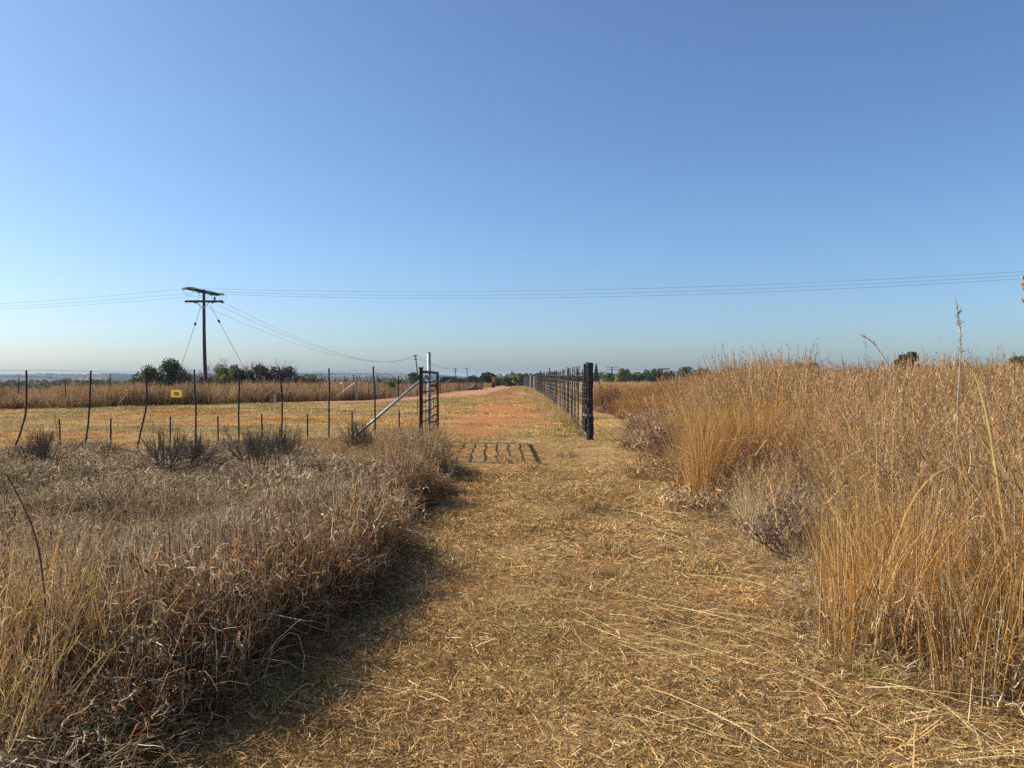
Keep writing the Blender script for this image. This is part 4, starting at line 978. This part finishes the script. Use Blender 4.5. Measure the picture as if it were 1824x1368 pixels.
def leafy(name, label, cat, p0, p1, ytop, d, seed, cols=GREEN_D, wts=(3, 3, 2, 1), dens=1.0, low=0.12, ls=0.13, clumps=34, flat=1.0, bare=0.0, group=None, lobes=None):
    """tree or bush whose crown fills picture columns p0..p1 up to row ytop at depth d"""
    rng = np.random.default_rng(seed)
    x = px((p0 + p1) / 2, d); g = gz(x, d); w = (p1 - p0) * d / F; H = max(pz(ytop, d) - g, 0.8)
    o = thing(name, (x, d, g), label, cat, group)
    cc, rr = [], []
    for i in range(clumps):
        a = rng.random() * 6.283; q = math.sqrt(rng.random()) * 0.95; t = rng.random()
        zc = low + (0.88 - low) * t
        if lobes is not None:
            lx, lw, lh = lobes[rng.integers(len(lobes))]
        else:
            lx, lw, lh = 0.0, 1.0, 1.0
        env = math.sqrt(max(0.05, 1 - (abs(zc - 0.42 * flat) / 0.62) ** 2.2))
        cc.append([x + w * 0.5 * (lx + lw * q * env * math.cos(a)), d + w * 0.5 * lw * q * env * math.sin(a), g + H * zc * lh]); rr.append(min(w * lw, H) * rng.uniform(0.11, 0.22))
    cc = np.array(cc); rr = np.array(rr)
    tb = B(); base = np.array([x, d, g - 0.1]); fork = np.array([x + rng.normal(0, .05) * w, d, g + H * max(low, 0.1)])
    tb.tube([base, (base + fork) / 2 + rng.normal(0, .03, 3), fork], np.array([.035, .028, .022]) * H * 0.9, 8)
    tips = cc[rng.permutation(len(cc))[:12]]
    for q in tips:
        m = (fork + q) / 2 + rng.normal(0, 0.06, 3) * H; tb.tube([fork, m, q], np.array([.016, .010, .004]) * H, 5, cap=False)
    tb.build('trunk', M_BARK, o)
    if bare > 0:
        bb = B()
        for i in range(int(9 * bare)):
            st = fork + np.array([rng.normal(0, .22) * w, rng.normal(0, .2) * w, rng.uniform(0, .35) * H]); dv = np.array([rng.normal(0, .35), rng.normal(0, .35), 1.0]); dv /= np.linalg.norm(dv)
            twig_tree(bb, st, dv, H * 0.45, 0.010 * H, 3, rng, 0.5, 0.1, 3)
        bb.build('bare_twigs', M_TWIG_G, o)
    cb = B(); n = int(120 * dens)
    for c, r in zip(cc, rr):
        v = rng.normal(0, 1, (n, 3)); v /= np.linalg.norm(v, axis=1)[:, None]; v *= (r * (0.45 + 0.75 * rng.random(n) ** 0.6))[:, None]; v[:, 2] *= 0.85
        P = c + v; P[:, 2] = np.maximum(P[:, 2], g + 0.08)
        k = np.array(cols)[rng.choice(4, p=np.array(wts) / sum(wts))] * rng.uniform(0.8, 1.25)
        cb.leaves(P, ls * rng.uniform(0.6, 1.3, n), rng, np.clip(k * (1 + rng.normal(0, .22, (n, 1))), 0.004, 1))
    cb.build('crown', M_LEAF, o)
    return o

M_TWIG_G = pmat('grey_twig', (0.10, 0.08, 0.065), (0.20, 0.165, 0.135), 20, 0.95, 0, 0.0)

def bare_tree(name, label, cat, p0, p1, ytop, d, seed, n=8, depth=4, group=None):
    rng = np.random.default_rng(seed); x = px((p0 + p1) / 2, d); g = gz(x, d); w = (p1 - p0) * d / F; H = pz(ytop, d) - g
    o = thing(name, (x, d, g), label, cat, group); b = B()
    for i in range(n):
        dv = np.array([rng.normal(0, 0.45) * w / H, rng.normal(0, .3) * w / H, 1.0]); dv /= np.linalg.norm(dv)
        twig_tree(b, (x + rng.normal(0, .12) * w, d + rng.normal(0, .12) * w, g), dv, H * 0.5, 0.012 * H, depth, rng, 0.45, 0.12, 3)
    b.build('branches', M_TWIG_G, o); return o

GL = 'bushes and trees left behind the strip'
leafy('evergreen_tree', 'large dark evergreen tree left of the tall power pole', 'tree', 236, 328, 639, 72, 1, GREEN_D, dens=1.5, ls=0.12, clumps=76, group=GL, lobes=[(-0.48, 0.48, 0.80), (0.28, 0.66, 1.0), (0.2, 0.66, 1.0), (-0.1, 0.6, 0.62)])
leafy('grey_bush', 'low grey dusky bush at the foot of the dark evergreen tree', 'bush', 300, 350, 664, 76, 2, GREYB, clumps=26, group=GL)
bare_tree('bare_tree', 'pale leafless tree between the dark evergreen and the power pole', 'tree', 318, 362, 652, 84, 3, 7, group=GL)
leafy('grey_bush', 'dark grey bush right behind the power pole', 'bush', 340, 392, 670, 82, 4, GREYB, clumps=24, bare=0.5, group=GL)
leafy('olive_bush', 'olive green round bush just right of the power pole', 'bush', 383, 437, 649, 70, 5, GREEN_O, dens=1.3, clumps=44, group=GL)
bare_tree('bare_tree', 'pale leafless tree rising behind the olive green bush', 'tree', 376, 412, 641, 80, 6, 6, group=GL)
leafy('thorn_bush', 'dark thorny bush with twiggy top beside the olive green bush', 'bush', 438, 484, 650, 68, 7, [(0.06, 0.06, 0.035), (0.09, 0.08, 0.05), (0.04, 0.04, 0.025), (0.08, 0.09, 0.04)], clumps=36, bare=1.2, group=GL)
leafy('thorn_bush', 'grey thorny bush with bare twigs, rightmost tall one of the left bushes', 'bush', 478, 528, 652, 70, 8, GREYB, clumps=30, bare=1.4, group=GL)
leafy('grey_bush', 'low grey bush tapering off right of the thorny bushes', 'bush', 520, 566, 668, 72, 9, GREYB, clumps=22, bare=0.6, group=GL)
leafy('green_shrub', 'small green shrub nearest the far fence corner on its left', 'shrub', 550, 578, 672, 70, 10, GREEN_D, clumps=16, group=GL)
bare_tree('bare_tree', 'thin leafless sapling left of the far fence corner', 'tree', 564, 584, 662, 76, 16, 4, 3, group=GL)
leafy('grey_bush', 'grey twiggy bush in the strip grass on the far left', 'bush', 72, 116, 683, 52, 11, GREYB, clumps=24, bare=1.0, ls=0.09, group=GL)
leafy('green_shrub', 'small bright green shrub in the strip grass on the far left', 'shrub', 126, 153, 689, 47, 12, GREEN_O, clumps=18, ls=0.08, group=GL)
leafy('grey_bush', 'dark grey bush cut by the left edge of the photo', 'bush', -22, 23, 684, 54, 13, GREYB, clumps=24, ls=0.1, bare=.6, group=GL)
leafy('green_shrub', 'tiny dark shrub left of the evergreen tree', 'shrub', 222, 240, 689, 60, 14, GREEN_D, clumps=12, ls=0.1, group=GL)
leafy('green_shrub', 'round green shrub standing among the far fence droppers', 'shrub', 690, 717, 677, 60, 15, GREEN_O, clumps=20, ls=0.09, group=GL)
leafy('green_shrub', 'low green shrub behind the far fence near its corner', 'shrub', 650, 672, 681, 66, 17, GREEN_D, clumps=14, ls=0.1, group=GL)
leafy('green_shrub', 'dark low shrub farther along behind the far fence', 'shrub', 672, 700, 683, 84, 18, GREEN_D, clumps=14, ls=0.12, group=GL)
GC = 'trees beyond the end of the dirt road'
leafy('dark_tree', 'dark rounded tree rising just left of the gate behind the slim pole', 'tree', 728, 756, 664, 160, 20, GREEN_D, ls=0.22, clumps=30, group=GC)
for k, (a, b_, yt, dd, cl, lab) in enumerate([
    (780, 818, 671, 150, GREEN_D, 'leftmost dark bush of the row beyond the road'), (804, 832, 675, 165, GREEN_D, 'low dark bush between the two far poles'),
    (826, 860, 670, 155, GREEN_D, 'broad dark bush directly above the rubble heap'), (856, 881, 663, 150, [(c[0] * .75, c[1] * .75, c[2] * .75) for c in GREEN_D], 'biggest darkest tree just left of the orange notice board'),
    (879, 898, 675, 170, GREEN_D, 'low dark bush right behind the orange notice board'), (894, 908, 671, 160, GREEN_O, 'round light green tree right of the orange notice board'),
    (904, 920, 674, 170, GREEN_D, 'small dark bush above the lone stump'), (914, 944, 665, 165, GREEN_O, 'spreading loose acacia tree at the end of the right fence'),
    (936, 958, 671, 150, GREEN_D, 'dark bush behind the white poles of the right fence'), (950, 972, 666, 150, GREEN_D, 'dark tree behind the yellow brown board'),
    (968, 1000, 673, 165, GREEN_O, 'low green bush seen through the right fence'), (996, 1024, 669, 170, GREEN_D, 'dark bush seen through the nearest droppers of the right fence'),
    (1020, 1050, 672, 175, GREEN_D, 'low dark bush seen just left of the black gate post')]):
    leafy('dark_tree' if yt < 668 else 'green_bush', lab, 'tree' if yt < 668 else 'bush', a, b_, yt, dd, 30 + k, cl, ls=0.24, clumps=30, dens=1.1, group=GC)
# conical pine
rp = np.random.default_rng(60); d = 230.0; x = px(1062, d); g = gz(x, d); H = pz(648, d) - g
o = thing('pine_tree', (x, d, g), 'dark pointed pine tree just right of the black gate post', 'tree')
b = B(); b.tube([(x, d, g - .2), (x, d, g + H * .5), (x, d, g + H * .97)], [.14, .09, .03], 8); b.build('trunk', M_BARK, o)
t = rp.random(3200) ** 1.3; a = rp.random(3200) * 6.283; q = (1 - t) ** 0.85 * 1.25 * (0.35 + 0.65 * rp.random(3200)) * (0.8 + .3 * np.sin(t * 40))
b = B(); b.leaves(np.stack([x + q * np.cos(a), d + q * np.sin(a), g + H * (0.06 + 0.93 * t)], 1), 0.24, rp, np.array(GREEN_D)[rp.integers(0, 3, 3200)] * 0.7); b.build('crown', M_LEAF, o)
GR = 'trees on the skyline right of the gate post'
for k, (a, b_, yt, dd, cl, lab) in enumerate([
    (1072, 1102, 664, 210, GREEN_D, 'low dark tree right beside the pointed pine'), (1098, 1126, 656, 190, GREEN_O, 'rounded green tree right of the far pole with two crossarms'),
    (1122, 1152, 662, 190, GREEN_O, 'low pale green tree between two rounder ones left of the pen gate'), (1148, 1180, 657, 185, GREEN_D, 'dark green tree directly above the rusty pen gate'),
    (1180, 1206, 662, 200, GREEN_D, 'low tree right above the pale post by the pen gate'), (1204, 1234, 655, 170, GREEN_D, 'dark tree showing over the first tall grass heads'),
    (1236, 1268, 655, 175, GREEN_O, 'green tree showing between grass heads, right of the dark one'), (1284, 1322, 653, 170, GREEN_D, 'dark broad tree peeping over the middle of the tall grass'),
    (1400, 1466, 644, 150, GREEN_D, 'wide flat dark tree peeping over the tall grass on the right'), (1594, 1634, 627, 110, GREEN_D, 'single round dark tree highest above the right grass'),
    (1700, 1724, 643, 130, GREEN_D, 'small dark tree beside the tall pale stalk'), (1784, 1850, 634, 120, GREEN_D, 'dark tree at the right edge behind the seed heads')]):
    leafy('skyline_tree', lab, 'tree', a, b_, yt, dd, 70 + k, cl, ls=0.26, clumps=26, group=GR)

# far bush mass that reads as one line
rs = np.random.default_rng(88); b = B()
n = 9000; az = np.radians(rs.uniform(-7, 44, n)); rr_ = rs.uniform(330, 620, n); X = rr_ * np.sin(az); Y = rr_ * np.cos(az)
hh = (1.2 + 5.0 * fbm(np.degrees(az) * 1.6, rr_ * 0.01, 91, 3) ** 1.6); P = np.stack([X, Y, ground_z(X, Y) + hh * rs.random(n) ** 0.7], 1)
b.leaves(P, rs.uniform(0.9, 2.0, n), rs, np.array(GREEN_D + GREYB[:2])[rs.integers(0, 6, n)])
tag(b.build('far_treeline', M_LEAF), 'thin far line of dark bushes along the horizon right of the road', 'treeline', kind='stuff')
n = 11000; az = np.radians(rs.uniform(-42, -7, n)); rr_ = rs.uniform(170, 420, n); X = rr_ * np.sin(az); Y = rr_ * np.cos(az)
keep = fbm(X * .02, Y * .02, 95, 3) > 0.47; X, Y = X[keep], Y[keep]
b = B(); b.leaves(np.stack([X, Y, ground_z(X, Y) + 2.2 * rs.random(len(X))], 1), rs.uniform(0.5, 1.1, len(X)), rs, np.array(GREYB + GREEN_D[:2])[rs.integers(0, 6, len(X))])
tag(b.build('far_scrub', M_LEAF), 'hazy grey scrub covering the falling ground on the far left', 'scrub', kind='stuff')

# ------------------------------------------------------------------ single plants near the camera
def blade_thing(name, label, cat, mb, loc, mat=None, group=None):
    return tag(mb.build(name, mat or M_GRASS, None, loc), label, cat, group)

def twiggy(pxx, d, w, H, seed, label, cols=((0.12, 0.085, 0.055), (0.25, 0.185, 0.125)), n=44, depth=2, name='dry_shrub', leafb=0):
    rng = np.random.default_rng(seed); x = px(pxx, d); g = gz(x, d)
    o = thing(name, (x, d, g), label, 'shrub', 'dry shrubs in the rough grass'); b = B()
    for i in range(n):
        a = rng.random() * 6.283; t = abs(rng.normal(0, 0.72)); dv = np.array([math.cos(a) * math.sin(t), math.sin(a) * math.sin(t), math.cos(t)])
        twig_tree(b, (x + math.cos(a) * .06, d + math.sin(a) * .06, g), dv, H * rng.uniform(.6, 1.05), 0.0072, depth, rng, 0.30, 0.14, 3)
    b.build('branches', pmat(name + '_bark', cols[0], cols[1], 30, 0.95, 0, 0.0), o)
    if leafb:
        lb = B(); P = np.concatenate([v for v in b.V])[rng.integers(0, b.n, leafb)] + rng.normal(0, .012, (leafb, 3))
        lb.leaves(P, rng.uniform(.012, .03, leafb), rng, pick(rng, leafb, [(0.21, 0.13, 0.09), (0.30, 0.21, 0.15), (0.14, 0.09, 0.065)], (3, 3, 2), .3)); lb.build('dead_leaves', M_GRASS, o)
    return o
twiggy(68, 12.2, 1.0, 0.42, 201, 'leftmost grey twiggy shrub below the first bent dropper')
twiggy(292, 11.2, 1.1, 0.48, 202, 'dark fan shaped twiggy shrub, most open of those before the fence', n=30)
twiggy(345, 12.2, 0.9, 0.38, 203, 'small twiggy shrub right behind the fan shaped one')
twiggy(452, 12.0, 1.1, 0.46, 204, 'broad grey twiggy shrub in the middle of the left fence')
twiggy(505, 13.2, 0.8, 0.44, 205, 'narrow twiggy shrub beneath the bent dropper near the brace')
twiggy(640, 14.4, 0.8, 0.44, 206, 'low twiggy shrub at the foot of the slanting brace')
twiggy(1190, 13.2, 0.9, 0.50, 207, 'purple brown bushy shrub at the right track edge', ((0.13, 0.08, 0.06), (0.26, 0.17, 0.13)), 34, 2, 'dry_shrub', 2200)
twiggy(1300, 9.4, 0.7, 0.42, 208, 'grey brown shrub at the foot of the golden grass wall', ((0.13, 0.10, 0.08), (0.26, 0.20, 0.16)), 28, 2, 'dry_shrub', 1300)
twiggy(1420, 6.6, 0.6, 0.40, 209, 'grey tangled shrub where the right track edge bends', ((0.14, 0.11, 0.09), (0.30, 0.24, 0.20)), 28, 2, 'dry_shrub', 900)
twiggy(1085, 30.5, 0.9, 0.7, 210, 'dark brown shrub in front of the red gold grass by the post', ((0.06, 0.045, 0.03), (0.13, 0.09, 0.06)), 34, 2, 'dry_shrub', 1500)

rng = np.random.default_rng(301)
def stalk(pts, r, label, name='grass_stalk', col=(0.60, 0.47, 0.28), plume=0, pcol=HEAD, plen=0.06, pfrom=0.72, mat=None):
    b = B(); P = np.array(pts, float); t = np.linspace(0, len(P) - 1, 18); Q = np.stack([np.interp(t, np.arange(len(P)), P[:, k]) for k in range(3)], 1)
    for _ in range(3): Q[1:-1] = 0.25 * Q[:-2] + 0.5 * Q[1:-1] + 0.25 * Q[2:]
    b.tube(Q, np.linspace(r, r * 0.45, 18), 5, col)
    if plume:
        f = pfrom + (1 - pfrom) * rng.random(plume); j = np.minimum((f * 17).astype(int), 16); fr = (f * 17 - j)[:, None]
        bp = Q[j] * (1 - fr) + Q[j + 1] * fr
        b.blades(bp, rng.random(plume) * 6.28, rng.uniform(.2, .9, plume), rng.uniform(0, .8, plume), rng.uniform(.5, 1.2, plume) * plen, rng.uniform(.005, .010, plume), 3, rng, .15, .2, pick(rng, plume, pcol, (4, 4, 2, 2), .3), wprof=(.3, 1, .8, .1))
    return blade_thing(name, label, 'grass stalk', b, tuple(P[0]), mat, 'single long stalks')
PL = [(0.62, 0.53, 0.42), (0.74, 0.65, 0.54), (0.46, 0.36, 0.29), (0.32, 0.24, 0.19)]
d = 6.6
stalk([(px(1712, d), d, .05), (px(1704, d), d, pz(740, d)), (px(1710, d), d, pz(650, d)), (px(1711, d), d, pz(590, d)), (px(1702, d), d, pz(538, d))], .0085, 'tallest pale bleached stalk with a feathery tip on the right', col=(.80, .72, .58), plume=75, pcol=PL, plen=.055, pfrom=.50)
d = 3.4
stalk([(px(1850, d), d, .05), (px(1838, d), d, pz(700, d)), (px(1828, d), d, pz(560, d)), (px(1819, d), d, pz(496, d))], .0035, 'dark seeded stalk cut by the right edge of the photo', plume=30, plen=.03, pfrom=.75)
d = 5.4
stalk([(px(1760, d), d, .1), (px(1700, d), d, pz(790, d)), (px(1600, d), d, pz(680, d)), (px(1560, d), d, pz(612, d)), (px(1534, d), d, pz(598, d))], .0045, 'long stalk arching left over the tall grass heads', plume=22, plen=.03, pfrom=.7)
d = 4.3
stalk([(px(1800, d), d, pz(1000, d)), (px(1760, d), d, pz(740, d)), (px(1735, d), d, pz(660, d)), (px(1716, d), d, pz(640, d))], .007, 'pale leaning stalk right of the tallest bleached one', col=(.62, .46, .20))
stalk([(px(1540, d), d, .05), (px(1620, d), d, pz(880, d)), (px(1700, d), d, pz(820, d)), (px(1780, d), d, pz(840, d)), (px(1830, d), d, pz(930, d))], .006, 'golden stalk arching right over the near orange grass', col=(.60, .42, .17))
d = 9.0
stalk([(px(1345, d), d, pz(812, d)), (px(1370, d), d, pz(778, d)), (px(1320, d), d - .1, pz(779, d)), (px(1272, d), d - .2, pz(785, d))], .010, 'pale broken stalk lying across the golden grass wall', col=(.68, .50, .24), plume=10, plen=.08, pfrom=.1)
d = 4.2
stalk([(px(350, d), d + .2, pz(1160, d)), (px(385, d), d, pz(1108, d)), (px(460, d), d, pz(1091, d)), (px(552, d), d - .1, pz(1097, d))], .0045, 'long white straw bent out over the shaded edge on the left', col=(.72, .62, .46))
stalk([(px(385, d), d, pz(985, d)), (px(408, d), d, pz(1000, d)), (px(414, d), d, pz(1060, d)), (px(405, d), d, pz(1190, d))], .0045, 'pale hooked straw bending down left of the white one', col=(.55, .44, .30))
d = 3.3
stalk([(px(85, d), d, .05), (px(80, d), d, pz(1080, d)), (px(66, d), d, pz(960, d)), (px(30, d), d, pz(880, d)), (px(8, d), d, pz(842, d))], .005, 'dark brown stem leaning off the left edge of the photo', col=(.16, .105, .07))
d = 10.5
b_o = [(0.42, 0.19, 0.06), (0.52, 0.28, 0.10), (0.30, 0.13, 0.05), (0.5, .3, .14)]
stalk([(px(110, d), d, gz(px(110, d), d)), (px(107, d), d, pz(840, d)), (px(104, d), d, pz(790, d)), (px(97, d), d, pz(742, d))], .006, 'orange brown dead weed spike standing before the short droppers', 'dead_weed', (.40, .20, .08), 60, b_o, .09, .2)

def tuft(pxx, pyy, r, n, H, label, cols, wts, w=.003, name='grass_tuft', drop=1.4, cat='tuft', zed=0.0, seed=1):
    rng = np.random.default_rng(seed); d = EYE * F / (pyy - HZ); x = px(pxx, d); g = gz(x, d) + zed; b = B()
    b.blades(disc(rng, n, r) + np.array([x, d, g]), rng.random(n) * 6.28, rng.uniform(.1, 1.3, n), rng.uniform(0, drop, n), H * rng.uniform(.5, 1.2, n), rng.uniform(.6, 1.4, n) * w, 5, rng, .2, .25, pick(rng, n, cols, wts, .25), clampz=g + .004)
    return blade_thing(name, label, cat, b, (x, d, g), None, 'small tufts on and beside the track')
YEL = [(0.60, 0.40, 0.10), (0.50, 0.30, 0.08), (0.66, 0.50, 0.2), (.4, .3, .09)]
tuft(563, 1222, .07, 170, .085, 'bright yellow grass tuft alone in the shade of the left edge', YEL, (3, 3, 2, 2), seed=1)
tuft(495, 1255, .06, 110, .06, 'smaller tawny tuft just left of the bright yellow one', YEL, (2, 4, 1, 2), seed=2)
tuft(548, 1295, .09, 130, .05, 'olive yellow tuft below the bright yellow one', YEL, (2, 2, 1, 5), seed=3)
tuft(1072, 912, .26, 420, .13, 'brown heap of cut thatch on the track right of its middle', GREY + STRAW[3:], (3, 4, 2, 3, 3, 3, 3), .005, 'thatch_heap', 2.2, 'heap', seed=4)
tuft(1008, 1040, .15, 260, .10, 'small raised tuft of dead grass in the middle of the track', TAN + GREY[:2], (3, 3, 2, 2, 2, 3, 3), .004, drop=2.0, seed=5)
tuft(1140, 853, .14, 160, .10, 'little brown clod of grass on the far part of the track', GREY, (3, 4, 1, 3, 3), .006, drop=2.0, seed=6)
tuft(860, 1095, .12, 130, .05, 'flat green yellow tuft left of the track middle', [(0.30, .28, .08), (.42, .34, .12), (.24, .22, .07), (.5, .36, .15)], (3, 3, 2, 2), seed=7)
tuft(1008, 1233, .07, 110, .05, 'tiny green tuft in the near middle of the track', [(0.26, .28, .07), (.36, .33, .10), (.20, .22, .06), (.5, .36, .15)], (3, 3, 2, 2), seed=8)
tuft(1230, 905, .10, 120, .08, 'yellow green tuft at the right edge by the grey brown shrub', [(0.40, .36, .10), (.5, .40, .16), (.30, .28, .08), (.5, .36, .15)], (3, 3, 2, 2), .004, seed=9)
tuft(1570, 1215, .16, 260, .16, 'green and straw coloured tuft at the foot of the orange stems', [(0.34, .30, .09), (.52, .40, .18), (.24, .24, .07), (.62, .45, .22)], (3, 4, 2, 4), .004, drop=2.0, seed=10)
# green broad leaves in the near left corner
rng = np.random.default_rng(330)
for cx_, cy_, n, hgt, lab in ((180, 1345, 42, .16, 'larger green leafy weed low in the near left corner'), (222, 1322, 9, .10, 'single bright green sprig right of the larger green weed'), (272, 1345, 12, .05, 'small dull green seedling at the bottom of the left edge'), (386, 1200, 12, .12, 'grey green rosette in the deep shade of the left edge')):
    d = EYE * F / (cy_ - HZ) * 0.97; x = px(cx_, d); g = gz(x, d); b = B()
    z0 = 0.12 if cy_ > 1300 and n > 20 else 0.03
    bs = disc(rng, n, .05 + hgt * .5) + np.array([x, d, g]); bs[:, 2] += rng.uniform(0, z0, n)
    pc = [(0.10, 0.17, 0.035), (0.15, 0.22, 0.05), (0.07, 0.12, 0.03), (.20, .24, .07)] if cx_ != 386 else [(.16, .17, .11), (.20, .20, .14), (.12, .13, .08), (.18, .2, .1)]
    b.blades(bs, rng.random(n) * 6.28, rng.uniform(.2, 1.1, n), rng.uniform(.2, 1.4, n), hgt * rng.uniform(.5, 1.1, n), rng.uniform(.010, .024, n), 5, rng, .1, .1, pick(rng, n, pc, (3, 3, 2, 1), .2), wprof=(.3, .8, 1, .9, .55, .05))
    blade_thing('green_weed', lab, 'weed', b, (x, d, g), None, 'green weeds low on the left')
# green weeds along the foot of the right fence
n = 34; YA = rng.uniform(19.3, 27, n); XA = rf_x(YA) - np.abs(rng.normal(0, .35, n)) + .05
wd = []
for i in range(3):
    b = B(); m = 90; r_ = np.random.default_rng(340 + i)
    b.blades(disc(r_, m, .14), r_.random(m) * 6.28, r_.uniform(.1, 1.0, m), r_.uniform(.2, 1.3, m), r_.uniform(.06, .24, m), r_.uniform(.006, .012, m), 4, r_, .15, .2, pick(r_, m, [(.19, .20, .06), (.14, .16, .05), (.46, .36, .16), (.34, .29, .11)], (3, 2, 4, 3), .25)); wd.append(b)
scatter('green_weeds', 'green weeds growing along the foot of the right fence near the post', 'weeds', wd, XA, YA, rng, (.7, 1.3))

# ------------------------------------------------------------------ haze
hz = B(); hz.box((-300, 1600, -21.5), (9400, 9400, 70.0))
mh = bpy.data.materials.new('haze_air'); mh.use_nodes = True; t = mh.node_tree; t.nodes.clear()
out = t.nodes.new('ShaderNodeOutputMaterial'); vol = t.nodes.new('ShaderNodeVolumePrincipled')
vol.inputs['Color'].default_value = (0.56, 0.76, 1.0, 1); vol.inputs['Density'].default_value = 0.00016; vol.inputs['Anisotropy'].default_value = 0.0
t.links.new(vol.outputs[0], out.inputs['Volume'])
tag(hz.build('haze', mh), 'thin pale haze filling the air over the plain', 'haze', kind='stuff')
